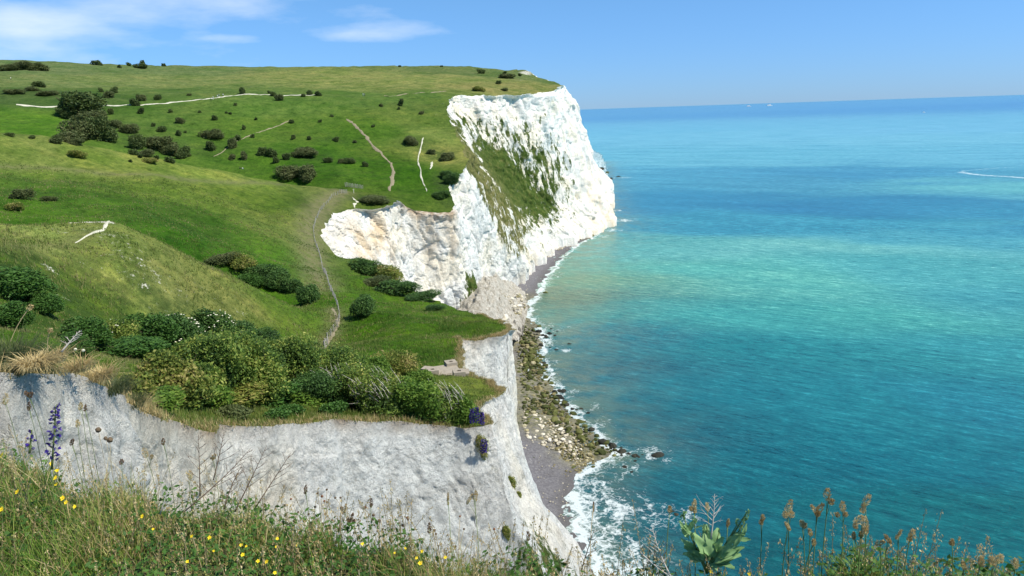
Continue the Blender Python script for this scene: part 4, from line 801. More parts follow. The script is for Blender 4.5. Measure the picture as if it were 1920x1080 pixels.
for _ in range(3400):                           # small rubble of the whole rocky strip
    k, Q, n, s0, s1 = ZONES[RNG.integers(len(ZONES))]; Qa = np.array(Q); px = RNG.uniform(Qa[:, 0].min()-6, Qa[:, 0].max()+4); py = RNG.uniform(Qa[:, 1].min()-6, Qa[:, 1].max()+6)
    if in_px([px], [py], Q)[0] or RNG.random() < .25:
        q = PZ(np.array(px), np.array(py), .6)
        if py < 606 and px < 990 and Q[0] == (915, 540): q = P(px, py, np.array(dscree(px, py)))
        if q[0] < np.interp(q[1], ys, xw)+2: sm.append((q[0], q[1], RNG.uniform(.3, .8)*(1 if py > 500 else 2), k, px, py))
for _ in range(260):                            # scattered white stones on the shingle
    px = RNG.uniform(985, 1095); py = RNG.uniform(835, 1040); q = PZ(np.array(px), np.array(py), .6)
    if q[0] < np.interp(q[1], ys, xw)-1: sm.append((q[0], q[1], RNG.uniform(.15, .5), 'pale', px, py))
stuff_rocks('rubble', sm, ['pale', 'gold', 'weed', 'dark'], 'small rubble and stones between the larger boulders along the shore')

# ------------------------------------------------------------------ bushes and trees: leaf clouds
def leafcloud(n, size, lobes, seed, up=.35, aspect=1.6, shell=.35, zmin=-.02):
    """lobes: (cx, cy, cz, rx, ry, rz). leaves spread through the outer shell of each lobe"""
    r_ = np.random.default_rng(seed); L = np.array(lobes, float); vol = L[:, 3]*L[:, 4]+L[:, 3]*L[:, 5]; pk = r_.choice(len(L), n, p=vol/vol.sum())
    d = r_.normal(size=(n, 3)); d /= np.linalg.norm(d, axis=1)[:, None]
    k = 1+.18*fbm(d[:, 0]*2.2+pk*5, d[:, 1]*2.2, d[:, 2]*2.2, 3, seed)+.05*r_.normal(size=n)
    rr_ = (1-shell*r_.random(n)**1.5)*k
    C = L[pk, :3]+d*L[pk, 3:]*rr_[:, None]; C = C[C[:, 2] > zmin]; n = len(C); d = d[:n]
    nn = d*.5+r_.normal(size=(n, 3))*.6+np.array([0, 0, up]); nn /= np.linalg.norm(nn, axis=1)[:, None]
    a = np.cross(nn, r_.normal(size=(n, 3))); a /= np.linalg.norm(a, axis=1)[:, None]; b_ = np.cross(nn, a); s = size*r_.uniform(.6, 1.35, n)[:, None]
    V = np.stack([C-a*s*aspect*.5, C+b_*s*.42, C+a*s*aspect*.5, C-b_*s*.42], 1).reshape(-1, 3)
    return V, np.arange(4*n).reshape(n, 4)
def lobeset(w, h, dpt, n, seed):
    r_ = np.random.default_rng(seed); L = [(0, 0, h*.42, w*.40, dpt*.40, h*.46)]
    for _ in range(n):
        a = r_.uniform(0, 6.28); q = r_.uniform(.3, .8); z = h*r_.uniform(.18, .72); f = math.sqrt(max(.1, 1-(z/h-.3)**2*1.4)); k = r_.uniform(.16, .30)
        L.append((math.cos(a)*w*.42*q*f, math.sin(a)*dpt*.42*q*f, z, w*k, dpt*k, h*k*1.05))
    return L
def branches(w, h, n, seed, r0=.07, reach=.8):
    r_ = np.random.default_rng(seed); mb = MB()
    for i in range(n):
        a = r_.uniform(0, 6.28); q = r_.uniform(.2, .5)*reach; p0 = np.array([r_.normal()*.05*w, r_.normal()*.05*w, -.15]); p3 = np.array([math.cos(a)*w*q, math.sin(a)*w*q, h*r_.uniform(.55, .9)])
        pm_ = (p0*.6+p3*.4)+r_.normal(size=3)*.06*h; pm_[2] = h*.3
        pp = np.array([p0, pm_, (pm_+p3)/2+r_.normal(size=3)*.04*h, p3]); mb.tube(pp, np.array([r0, r0*.7, r0*.45, r0*.15]), 5)
    return mb
_bc = {}
def bush_parts(kind, w, h, n, size, mat, seed, trunk=True):
    """unit sized prototypes are shared; returns (crown mesh, branch mesh)"""
    V, Fc = leafcloud(n, size, lobeset(w, h, w*.85, 9, seed), seed)
    return mesh_np(kind+'_crown', V, Fc, [mat]), (branches(w, h, 6, seed, .02*w).mesh(kind+'_trunk', [M_bark]) if trunk else None)
def place_bush(name, px, py, wpx, hpx, mat, label, group, seed, n=2600, leaf=.03, protos=None, dmin=27., trunk=True, sink=.06, deep=None):
    q = g1(px, py, dmin)
    if np.isnan(q[0]): print('MISS', name, px, py); return None
    d = math.hypot(q[0], q[1]); w = wpx*d/F; h = hpx*d/F*1.02
    key = (mat.name, seed % 5, n, leaf)
    if key not in _bc: _bc[key] = bush_parts(name, 1.0, 1.0, n, leaf, mat, seed % 5+3, trunk)
    cr, tr = _bc[key]
    r_ = random.Random(seed*13+int(px)); rz = r_.uniform(0, 6.28)
    u = q[:2]/d; loc = (q[0]+u[0]*w*.2, q[1]+u[1]*w*.2, q[2]-h*sink)
    sc_ = (w*1.12, w*1.12*(deep or 1), h*1.06)
    if trunk:
        e = bpy.data.objects.new(name, None); COL.objects.link(e); e.location = loc; e.rotation_euler = (0, 0, rz); e.scale = sc_; tag(e, label, 'bush' if 'tree' not in name else 'tree', group)
        for nm, me_ in (('foliage', cr), ('trunk', tr)): link(nm, me_, e)
    else:
        e = bpy.data.objects.new(name, cr); COL.objects.link(e); e.location = loc; e.rotation_euler = (0, 0, rz); e.scale = sc_; tag(e, label, 'bush' if 'tree' not in name else 'tree', group)
    return e
# far and middle bushes: (px, py of the foot, width, height in the photo, kind, words)
def far_label(px, py, w):
    if px > 830: return ('on the upper field' if py < 172 else 'on the far slope'), 'near the far headland'
    where = ('on the skyline' if py < 128 and px > 150 else 'on the upper field' if py < 172 else 'along the white hillside path' if py < 192 else 'below the hillside path' if py < 232 else 'halfway down the far slope' if py < 275 else 'low on the far slope')
    side = ('toward the left edge' if px < 150 else 'left of the walkers' if px < 380 else 'right of the walkers' if px < 520 else 'near the winding earth path' if px < 700 else 'near the zigzag path' if px < 830 else 'near the far headland')
    return where, side
FB = [(181, 123, 14, 8, 'd'), (224, 129, 6, 5, 'd'), (242, 124, 6, 6, 'd'), (263, 128, 20, 9, 'd'), (268, 127, 9, 13, 'd'), (307, 124, 6, 6, 'd'), (736, 124, 9, 8, 'd'), (744, 124, 9, 5, 'd'), (750, 125, 5, 3, 'd'), (828, 125, 5, 3, 'd'),
      (73, 163, 16, 8, 'd'), (190, 172, 7, 7, 'd'), (215, 173, 10, 10, 'd'), (205, 184, 18, 12, 'g'), (296, 186, 11, 9, 'd'), (265, 190, 17, 10, 'g'), (253, 199, 15, 11, 'd'), (265, 215, 11, 10, 'd'), (208, 216, 8, 10, 'd'), (355, 180, 7, 4, 'g'),
      (455, 176, 11, 11, 'd'), (505, 174, 6, 5, 'd'), (512, 179, 10, 8, 'd'), (523, 187, 14, 11, 'g'), (569, 182, 7, 6, 'd'), (581, 178, 12, 8, 'd'), (596, 181, 12, 8, 'd'), (403, 228, 10, 9, 'd'), (425, 215, 5, 4, 'd'), (432, 217, 5, 4, 'd'), (442, 200, 5, 5, 'd'), (458, 245, 6, 8, 'd'), (338, 233, 15, 10, 'g'), (288, 237, 7, 7, 'd'),
      (304, 249, 13, 10, 'd'), (335, 256, 10, 9, 'd'), (347, 248, 5, 4, 'd'), (400, 260, 36, 14, 'g'), (407, 258, 14, 14, 'g'), (395, 282, 15, 16, 'd'), (437, 279, 17, 16, 'g'), (446, 264, 13, 9, 'd'), (474, 260, 7, 6, 'd'), (436, 297, 12, 10, 'g'), (458, 298, 11, 14, 'g'), (493, 294, 14, 14, 'd'), (510, 295, 17, 14, 'd'), (518, 307, 11, 11, 'd'),
      (536, 301, 12, 12, 'd'), (547, 231, 9, 6, 'd'), (551, 263, 8, 8, 'd'), (572, 294, 46, 16, 'g'), (582, 286, 12, 10, 'd'), (614, 306, 15, 10, 'd'), (655, 309, 20, 10, 'd'), (640, 308, 12, 8, 'g'), (685, 313, 11, 9, 'd'), (630, 266, 10, 8, 'd'), (580, 265, 8, 7, 'd'), (545, 336, 42, 22, 'g'), (578, 339, 36, 26, 'g'), (623, 218, 6, 5, 'd'), (752, 200, 10, 12, 'd'), (748, 206, 5, 6, 'd'),
      (770, 272, 26, 16, 'g'), (840, 302, 28, 14, 'g'), (903, 139, 13, 8, 'd'), (946, 139, 8, 5, 'd'), (948, 147, 28, 9, 'g'), (897, 171, 24, 9, 'b'), (935, 159, 9, 6, 'd'), (946, 170, 14, 6, 'g'), (975, 143, 6, 5, 'd'), (810, 290, 14, 9, 'g'), (700, 240, 7, 5, 'd'), (665, 268, 8, 5, 'g'), (600, 230, 6, 5, 'd'), (480, 225, 6, 5, 'd'), (375, 215, 6, 5, 'd'), (320, 212, 7, 6, 'd'), (715, 200, 8, 5, 'g'), (790, 215, 9, 6, 'g'),
      (120, 262, 28, 14, 'g'), (103, 268, 16, 9, 'g'), (150, 262, 44, 32, 'g'), (190, 263, 38, 36, 'd'), (168, 236, 50, 20, 'g'), (140, 268, 22, 10, 'g'), (215, 243, 22, 13, 'g'), (243, 250, 26, 16, 'g'), (155, 216, 74, 36, 'd'), (130, 219, 26, 16, 'd'), (187, 222, 14, 12, 'd'), (256, 279, 23, 25, 'd'), (285, 272, 30, 16, 'g'), (306, 280, 36, 22, 'g'), (318, 288, 26, 16, 'g'), (347, 292, 19, 18, 'd'), (338, 296, 15, 11, 'd'), (275, 292, 26, 12, 'g'), (250, 288, 13, 9, 'd'),
      (143, 293, 27, 11, 'b'), (263, 293, 9, 6, 'd'), (293, 298, 8, 7, 'd'), (280, 302, 24, 8, 'b'), (318, 303, 13, 10, 'd'), (244, 301, 6, 4, 'd'), (60, 172, 22, 7, 'g'), (25, 176, 24, 8, 'g'), (90, 180, 26, 8, 'g'), (45, 378, 28, 14, 'g'), (28, 396, 22, 12, 'b'), (95, 380, 20, 8, 'g'), (20, 255, 12, 6, 'd'), (60, 256, 10, 5, 'd')]
for i, x in enumerate(((5, 16, 9), (18, 20, 11), (34, 22, 12), (50, 24, 13), (66, 22, 12), (80, 18, 10))): FB.insert(0, (x[0], 131, x[1], x[2], 'w'))
KM = dict(d=(M_farb, 'dark round hawthorn bush'), g=(M_grey, 'grey green bramble thicket'), b=(M_olive, 'brownish low scrub clump'), w=(M_grey, 'low dense tree of the small wood'))
cnt = {}
for i, (px, py, w_, h_, k) in enumerate(FB):
    where, side = far_label(px, py, w_); mt_, nm = KM[k]; szw = 'tiny' if w_ < 8 else 'small' if w_ < 14 else 'mid sized' if w_ < 25 else 'big'
    lab = ' '.join(f'{szw} {nm} {where} {side}'.split()[:16]) if k != 'w' else f'low dense tree of the small wood at the left end of the skyline field'
    dm = 120. if py < 350 else 60.
    if py < 235: dm = 290.
    place_bush('small_tree' if k == 'w' else 'hillside_bush', px, py, w_*1.15, h_*1.25, mt_, lab, 'trees of the small wood' if k == 'w' else f'{szw} bushes {where}', i, n=1500 if w_ < 20 else 4500, leaf=.075 if w_ < 20 else .042, dmin=dm, trunk=w_ > 22, sink=.12)
MBU = [  # middle distance
    (683, 590, 50, 38, 'dk', 'dark spreading bush standing alone right of the fence', 90), (578, 571, 44, 34, 'dk', 'dark round bush left of the fence at the end of the hedge', 90),
    (415, 497, 52, 18, 'gr', 'low left end of the hedge behind the knoll', 120), (452, 508, 56, 30, 'ol', 'tallest pale topped shrub of the hedge behind the knoll', 120), (487, 524, 56, 30, 'dk', 'dark shrub in the middle of the hedge behind the knoll', 120), (520, 538, 52, 34, 'dk', 'dark shrub near the right end of the hedge behind the knoll', 120), (546, 549, 36, 26, 'dk', 'rounded right end shrub of the hedge behind the knoll', 120), (472, 530, 44, 22, 'br', 'brighter low shrub in front of the hedge behind the knoll', 110),
    (690, 512, 62, 30, 'dk', 'thicket on the rim left of the blue white cliff, uppermost clump', 150), (725, 525, 60, 34, 'ol', 'brown green thicket on the cliff rim beside the stained face', 150), (705, 540, 50, 18, 'gr', 'grey scrub patch below the rim thicket', 130), (745, 556, 74, 24, 'dk', 'long dark bramble bank on the rim below the middle cliff', 130), (790, 566, 60, 16, 'dk', 'low bramble tongue at the right end of the rim bank', 120), (815, 575, 36, 12, 'dk', 'small bramble clump ending the rim bank', 120),
    (212, 650, 62, 58, 'rd', 'reddish dark elder bush at the foot of the knoll', 50), (165, 655, 70, 50, 'br', 'green bramble mound left of the reddish bush', 50), (280, 650, 84, 60, 'br', 'leafy bramble mound right of the reddish bush', 50), (335, 655, 76, 66, 'el', 'elder bush with cream blossom at the foot of the knoll', 50), (408, 640, 62, 52, 'el', 'second elder with cream blossom farther right below the knoll', 55), (452, 648, 64, 44, 'dk', 'dark bush right of the blossoming elders', 55), (497, 652, 54, 34, 'dk', 'low dark bush closing the row below the knoll', 60), (375, 672, 80, 40, 'br', 'low bright bramble in front of the blossoming elders', 50), (240, 678, 110, 34, 'br', 'low bramble skirt under the reddish bush', 45), (150, 690, 50, 36, 'br', 'leafy shrub behind the chalk hump', 40),
    (35, 560, 90, 54, 'br', 'bracken green bramble slope at the left edge', 60), (85, 590, 60, 30, 'br', 'bramble patch low on the left slope', 55), (15, 620, 60, 40, 'br', 'bramble clump behind the tussocks at the left edge', 50),
    (848, 376, 26, 20, 'dk', 'dark thicket on the rim above the brown lipped cliff', 240), (826, 372, 30, 14, 'dk', 'low thicket left of the rim notch', 240), (838, 334, 26, 16, 'dk', 'scrub clump above the blue shaded cliff', 240), (700, 378, 56, 14, 'gr', 'rough grassy scrub on the lip above the stained cliff', 200)]
MK = dict(dk=M_darkl, gr=M_grey, ol=M_olive, br=M_ivy, rd=M_hawth, el=M_darkl)
for i, (px, py, w_, h_, k, lab, dm) in enumerate(MBU):
    e = place_bush('bramble_bush' if k in ('br', 'gr') else 'hawthorn_bush', px, py, w_*1.12, h_*1.1, MK[k], lab, None, 40+i, n=8000, leaf=.034, dmin=float(dm), sink=.08)
    if e is None: continue
    if k in ('el',) or i == 14:
        Lb = MB(); r_ = np.random.default_rng(i)
        for _ in range(46 if k == 'el' else 12):
            d_ = r_.normal(size=3); d_ /= np.linalg.norm(d_); d_[2] = abs(d_[2]); Lb.blob((d_[0]*.44, d_[1]*.44, .36+d_[2]*.5), (.020, .020, .014), 1, .2, 2, i)
        e.name = 'elder_bush'; Lb.build('blossom', M_cream, e)
# near thicket above the cliff: every shrub its own leaf cloud
NB = [(262, 770, 60, 60, 'ol', 'pale leafy left end shrub of the big near thicket', 5000), (318, 768, 110, 96, 'ol', 'tall leafy shrub in the left part of the near thicket', 13000), (372, 772, 90, 78, 'hw', 'rounded shrub below the tallest one of the near thicket', 9000), (395, 768, 120, 136, 'hw', 'tall brown topped hawthorn left of centre in the near thicket', 15000), (395, 782, 76, 44, 'yl', 'yellow green elder low in front of the near thicket', 7000), (470, 770, 130, 150, 'hw', 'tallest brown topped hawthorn of the near thicket', 17000), (545, 762, 120, 138, 'hw', 'broad hawthorn in the middle of the near thicket', 15000), (600, 775, 100, 72, 'dk', 'dark smooth rounded shrub in front of the near thicket', 12000),
      (610, 740, 110, 104, 'hw', 'hawthorn sloping down right of the middle of the near thicket', 12000), (668, 782, 110, 104, 'tw', 'twiggy shrub right of the dark rounded one', 11000), (722, 796, 100, 84, 'tw', 'wind combed blackthorn with bare twigs', 10000), (775, 800, 92, 84, 'br', 'green blackthorn above the earthy cliff lip', 9000), (828, 800, 90, 76, 'tw', 'blackthorn near the right end of the near thicket', 9000), (868, 800, 60, 58, 'br', 'low shrub at the right end of the near thicket beside blue flowers', 5000), (735, 716, 92, 46, 'ol', 'low flat topped shrub behind the thicket left of the concrete blocks', 7000), (790, 726, 60, 30, 'br', 'small shrub just left of the concrete blocks', 4000), (690, 722, 80, 54, 'br', 'shrub rising behind the twiggy blackthorn', 7000),
      (545, 792, 44, 16, 'gr', 'small grey green plant clump on the cliff lip', 2500), (770, 800, 56, 18, 'iv', 'bright leafy plants on the lip below the blackthorn', 3000), (625, 790, 50, 24, 'iv', 'dark leafy clump in the hollow of the cliff lip', 2500), (520, 800, 44, 18, 'iv', 'fresh green leafy clump on the cliff lip', 2000), (440, 798, 60, 18, 'he', 'faded brown heather clump on the cliff lip', 2500)]
NK = dict(ol=M_olive, hw=M_hawth, dk=M_darkl, yl=M_brightl, tw=M_hawth, br=M_brightl, gr=M_ivy, iv=M_ivy, he=M_grey)
for i, (px, py, w_, h_, k, lab, n) in enumerate(NB):
    q = g1(px, min(py, 800) if k not in ('gr', 'iv', 'he') else py, 27)
    if np.isnan(q[0]):
        for dy in range(2, 30, 2):
            q = g1(px, py-dy, 27)
            if not np.isnan(q[0]): break
    if np.isnan(q[0]): print('MISS near', i); continue
    d = math.hypot(q[0], q[1]); w = w_*d/F*(1.32 if n > 6000 else 1.1); h = h_*d/F*(1.0 if n > 6000 else 1.06); e = empty('hawthorn_bush' if k in ('hw', 'ol') else 'blackthorn_bush' if k in ('tw', 'dk') else 'leafy_shrub', (q[0]+q[0]/d*w*.22, q[1]+q[1]/d*w*.22, q[2]-h*.05), lab, 'bush')
    V, Fc = leafcloud(int(n*1.9), {'dk': .095, 'tw': .11}.get(k, .125), lobeset(w, h, w*.75, 20, 200+i), 300+i, shell=.5, up=.6)
    link('foliage', mesh_np('foliage', V, Fc, [NK[k]]), e)
    branches(w, h, 9 if k != 'tw' else 16, 400+i, .045, .95).build('trunk', M_bark, e)
    if k == 'tw':
        mb = MB(); r_ = np.random.default_rng(i)
        for _ in range(130):
            a = r_.uniform(0, 6.28); q0 = np.array([math.cos(a)*w*.42*r_.random()**.5, math.sin(a)*w*.3*r_.random()**.5, h*r_.uniform(.2, .75)]); dv = np.array([-.45, .1, .8])+r_.normal(size=3)*.28; L_ = r_.uniform(.5, 1.1)
            mb.tube(np.array([q0, q0+dv*L_*.5, q0+dv*L_+np.array([-.1, 0, 0])]), np.array([.022, .016, .007]), 3)
        mb.build('bare_twigs', M_twig, e)

LOW = [(300, 772, 80, 34), (350, 776, 80, 34), (450, 778, 80, 32), (500, 772, 80, 36), (560, 772, 80, 36), (640, 770, 70, 40), (690, 765, 80, 44), (750, 775, 80, 40), (800, 780, 70, 40), (845, 782, 60, 36), (660, 720, 80, 34), (590, 690, 80, 26)]
LW = ['left end', 'left part, second from the left end', 'left of the centre', 'just left of the centre', 'centre', 'right of the centre', 'foot of the twiggy blackthorns', 'between two twiggy blackthorns', 'right part', 'right end', 'back side', 'far side toward the footpath']
for i, (px, py, w_, h_) in enumerate(LOW):
    place_bush('bramble_bush', px, py, w_*1.3, h_, [M_brightl, M_hawth, M_olive, M_ivy][i % 4], 'low bramble filling the gaps of the near thicket, ' + LW[i], 'low brambles of the near thicket', 500+i, n=5200, leaf=.05, dmin=27., sink=.1)

# ------------------------------------------------------------------ rough turf tufts on the nearer land
def tufts(name, n, gen, hgt, wid, mat, label, blades=4, lean=.5, seed=0):
    r_ = np.random.default_rng(seed); X, Y = gen(n, r_); m_ = inpoly(X, Y, poly[::3]) if len(poly) > 900 else inpoly(X, Y, poly)
    X, Y = X[m_], Y[m_]; Z = H(X, Y); d = np.hypot(X, Y); n = len(X); Xb = np.repeat(X, blades)+r_.normal(size=n*blades)*.10; Yb = np.repeat(Y, blades)+r_.normal(size=n*blades)*.10; Zb = np.repeat(Z, blades)-.04; db = np.repeat(d, blades)
    k = n*blades; a = r_.uniform(0, 6.28, k); hh = hgt*(.5+r_.random(k))*np.repeat(.6+.8*np.clip(.5+fbm(X/5, Y/5, None, 2, 91), 0, 1), blades); ww = wid+db*.00028
    ln = lean*hh*r_.random(k); la_ = r_.uniform(0, 6.28, k)
    b0 = np.c_[Xb-np.cos(a)*ww, Yb-np.sin(a)*ww, Zb]; b1_ = np.c_[Xb+np.cos(a)*ww, Yb+np.sin(a)*ww, Zb]; tp = np.c_[Xb+np.cos(la_)*ln, Yb+np.sin(la_)*ln, Zb+hh]
    V = np.stack([b0, b1_, tp], 1).reshape(-1, 3)
    return tag(link(name, mesh_np(name, V, np.arange(3*k).reshape(k, 3), [mat])), label, 'grass', kind='stuff')
def gen_mid(n, r_):
    a = R(-42)+r_.random(n)*R(47); d = np.exp(np.log(26)+r_.random(n)**.9*(math.log(230)-math.log(26))); return d*np.sin(a), d*np.cos(a)
tufts('rough_grass', 90000, gen_mid, .26, .012, M_tuft, 'rough green turf of the near slopes and knoll', seed=2)
EX = EDG[(EDG[:, 0]**2+EDG[:, 1]**2 > 12**2) & (EDG[:, 1] < 320)]
EN = EX[np.hypot(EX[:, 0], EX[:, 1]) < 130]
def gen_edge(n, r_):
    i = r_.integers(0, len(EN), n); return EN[i, 0]+r_.normal(size=n)*.30-.1, EN[i, 1]+r_.normal(size=n)*.35+.25
tufts('cliff_edge_grass', 9000, gen_edge, .24, .008, M_dryg, 'dry straggling grass along the near cliff lip', 5, 1.0, seed=5)

# ------------------------------------------------------------------ fence
fpx = [(608, 652), (615, 636), (625, 620), (634, 604), (637, 588), (633, 572), (625, 555), (617, 538), (610, 515), (602, 490), (594, 465), (589, 445), (588, 430), (593, 415), (600, 400), (608, 386), (618, 374), (630, 362), (637, 358)]
Q = ground(*zip(*fpx), 60.); Q = Q[~np.isnan(Q[:, 0])]; s = np.r_[0, np.cumsum(np.hypot(*np.diff(Q[:, :2], axis=0).T))]
nf = int(s[-1]/2.6); u = np.linspace(0, s[-1], nf); fx, fy = np.interp(u, s, Q[:, 0]), np.interp(u, s, Q[:, 1]); fz = H(fx, fy)
def fence(name, fx, fy, fz, label, hp=1.25, wr=(.4, .8, 1.12), rad=.06):
    e = empty(name, (fx[0], fy[0], fz[0]), label, 'fence'); o0 = np.array([fx[0], fy[0], fz[0]]); pm = None
    mb = MB(); mb.box((0, 0, hp/2-.1), (rad, rad, hp/2+.1)); pm = mb.mesh('post', [M_wood])
    for i in range(len(fx)):
        o = link('post', pm, e, (fx[i]-o0[0], fy[i]-o0[1], fz[i]-o0[2])); o.rotation_euler = (random.uniform(-.06, .06), random.uniform(-.06, .06), random.uniform(0, 1.5)); o.scale = (1, 1, random.uniform(.9, 1.1))
    for hh in wr:
        mb = MB(); mb.tube(np.c_[fx-o0[0], fy-o0[1], fz-o0[2]+hh], .014, 3); mb.build('wire', M_wire, e)
fence('wire_fence', fx, fy, fz, 'long post and wire fence running up beside the footpath')
def short_fence(pix, n, label, hp, rails=True):
    Q = ground(*zip(*pix), 200.); Q = Q[~np.isnan(Q[:, 0])]; s = np.r_[0, np.cumsum(np.hypot(*np.diff(Q[:, :2], axis=0).T))]; u = np.linspace(0, s[-1], n); a, b_ = np.interp(u, s, Q[:, 0]), np.interp(u, s, Q[:, 1])
    fence('wooden_fence', a, b_, H(a, b_), label, hp, (hp*.5, hp*.9), .07)
short_fence([(648, 352), (660, 352), (680, 351)], 15, 'short upright paling fence on the brow above the stained cliff', 1.5)
short_fence([(640, 358), (650, 358)], 5, 'small wooden gate hurdle at the top end of the wire fence', 1.4)
mb = MB(); q = g1(663, 358, 200); mb.tube(np.array([[0, 0, -.2], [0, 0, 1.3]]), .12, 6); sp_ = empty('marker_post', tuple(q), 'pale marker post beside the paling fence', 'post'); mb.build('post_shaft', M_cream, sp_); mb = MB(); mb.box((0, -.02, 1.25), (.22, .04, .22)); mb.build('sign_plate', M_cream, sp_)

# ------------------------------------------------------------------ concrete blocks on the near rim
def blk(px, py, w, h, rz, label, hole=True, dp=1.0, dmin=50.):
    q = g1(px, py, dmin)
    if np.isnan(q[0]): print('MISS block'); return
    e = empty('concrete_block', (q[0], q[1]+.2, q[2]), label, 'concrete block', 'concrete blocks of the old emplacement', rz); mb = MB(); a = w/2; c_ = a*.34; dy = a*dp
    z0, z1 = -.3, h; o = [(-a, -dy), (a, -dy), (a, dy), (-a, dy)]; i_ = [(-c_, -c_), (c_, -c_), (c_, c_), (-c_, c_)]
    V = [(x_, y_, z0) for x_, y_ in o]+[(x_*.98, y_*.98, z1) for x_, y_ in o]+[(x_, y_, z1) for x_, y_ in i_]+[(x_, y_, z1-.3) for x_, y_ in i_]
    Fc = [[k, (k+1) % 4, 4+(k+1) % 4, 4+k] for k in range(4)]+[[4+k, 4+(k+1) % 4, 8+(k+1) % 4, 8+k] for k in range(4)]+[[8+k, 8+(k+1) % 4, 12+(k+1) % 4, 12+k] for k in range(4)]+[[12, 13, 14, 15]]
    mb.add(V, Fc); mb.build('block_body', M_conc, e)
    mb = MB(); mb.tube(np.array([[0, 0, z1-.32], [0, 0, z1+.06]]), .035, 6); mb.build('bolt', M_bark, e)
q = g1(838, 706, 50)
mb = MB(); dS = math.hypot(q[0], q[1])
for (x_, y_, a, b_, rz, zz) in ((-.3, .3, 1.5, 1.3, .35, .12), (-1.6, 1.0, 1.0, .45, -.35, .07), (.9, -.3, 1.35, .7, .1, .05)): mb.box((x_, y_, zz-.15), (a, b_, .2), rz, .01)
tag(mb.build('concrete_slab', M_conc, None, False, (q[0], q[1], q[2]+.05)), 'cracked pale concrete slab under the three blocks', 'slab')
for a in ((846, 702, 1.15, .72, .35, 'tallest concrete block at the back of the slab, square hole on top'), (861, 713, 1.15, .62, .2, 'right hand concrete block at the seaward end of the slab'), (811, 707, 1.1, .45, .3, 'low left concrete block half sunk in the grass')): blk(*a)

# ------------------------------------------------------------------ people, built with a skinned skeleton
def person_mesh(pose, shirt, legs, name='person'):
    if pose == 'walk':
        J = [(0, 0, .96, .15), (0, 0, 1.18, .15), (0, 0, 1.42, .17), (0, .02, 1.53, .07), (0, .03, 1.70, .105),
             (.10, .0, .92, .10), (.11, .14, .50, .075), (.11, .06, .07, .05), (.11, .22, .04, .045), (-.10, 0, .92, .10), (-.11, -.06, .50, .075), (-.11, -.26, .09, .05), (-.11, -.14, .04, .045),
             (.22, 0, 1.40, .065), (.27, -.06, 1.13, .05), (.26, .06, .90, .04), (-.22, 0, 1.40, .065), (-.27, .05, 1.13, .05), (-.25, .18, .92, .04)]
    else:
        J = [(0, 0, .14, .16), (0, -.08, .38, .16), (0, -.05, .62, .17), (0, .0, .73, .07), (0, .03, .90, .105),
             (.10, .05, .14, .10), (.13, .42, .38, .075), (.13, .62, .08, .05), (.13, .76, .05, .045), (-.10, .05, .14, .10), (-.13, .40, .36, .075), (-.13, .60, .08, .05), (-.13, .74, .05, .045),
             (.22, -.03, .60, .065), (.28, .05, .36, .05), (.18, .28, .36, .04), (-.22, -.03, .60, .065), (-.28, .05, .36, .05), (-.18, .28, .36, .04)]
    E = [(0, 1), (1, 2), (2, 3), (3, 4), (0, 5), (5, 6), (6, 7), (7, 8), (0, 9), (9, 10), (10, 11), (11, 12), (2, 13), (13, 14), (14, 15), (2, 16), (16, 17), (17, 18)]
    me = bpy.data.meshes.new('sk'); me.from_pydata([j[:3] for j in J], E, []); o = bpy.data.objects.new('sk', me); COL.objects.link(o)
    md = o.modifiers.new('s', 'SKIN'); sv = me.skin_vertices[0].data
    for i, j in enumerate(J): sv[i].radius = (j[3], j[3]*.8)
    sv[0].use_root = True; o.modifiers.new('b', 'SUBSURF').levels = 1
    dg = bpy.context.evaluated_depsgraph_get(); ev = bpy.data.meshes.new_from_object(o.evaluated_get(dg)); bpy.data.objects.remove(o)
    ev.materials.clear(); zs, zl = (.93, .93) if pose == 'walk' else (.2, .2)
    for m_ in (shirt, legs, M_skin): ev.materials.append(m_)
    for p_ in ev.polygons:
        c_ = p_.center; hd = 1.52 if pose == 'walk' else .73
        if c_.z > hd or (abs(c_.x) > .24 and c_.z < (1.05 if pose == 'walk' else .4) and c_.z > (.5 if pose == 'walk' else .3)): p_.material_index = 2
        elif (c_.z < .95 if pose == 'walk' else (c_.y > .1 and abs(c_.x) < .24 or c_.z < .2)): p_.material_index = 1
        p_.use_smooth = True
    return ev
M_skin = simple('skin', (.55, .36, .27), .6, .1); M_wht = simple('white_cloth', (.80, .79, .76), .85, .06); M_blk = simple('dark_cloth', (.03, .03, .035), .85, .2); M_blu = simple('blue_cloth', (.09, .14, .26), .85, .2); M_hair = simple('dark_hair', (.045, .03, .02), .8, .2); M_red = simple('red_cloth', (.45, .07, .05), .85, .1); M_gryc = simple('grey_cloth', (.30, .31, .33), .85, .1)
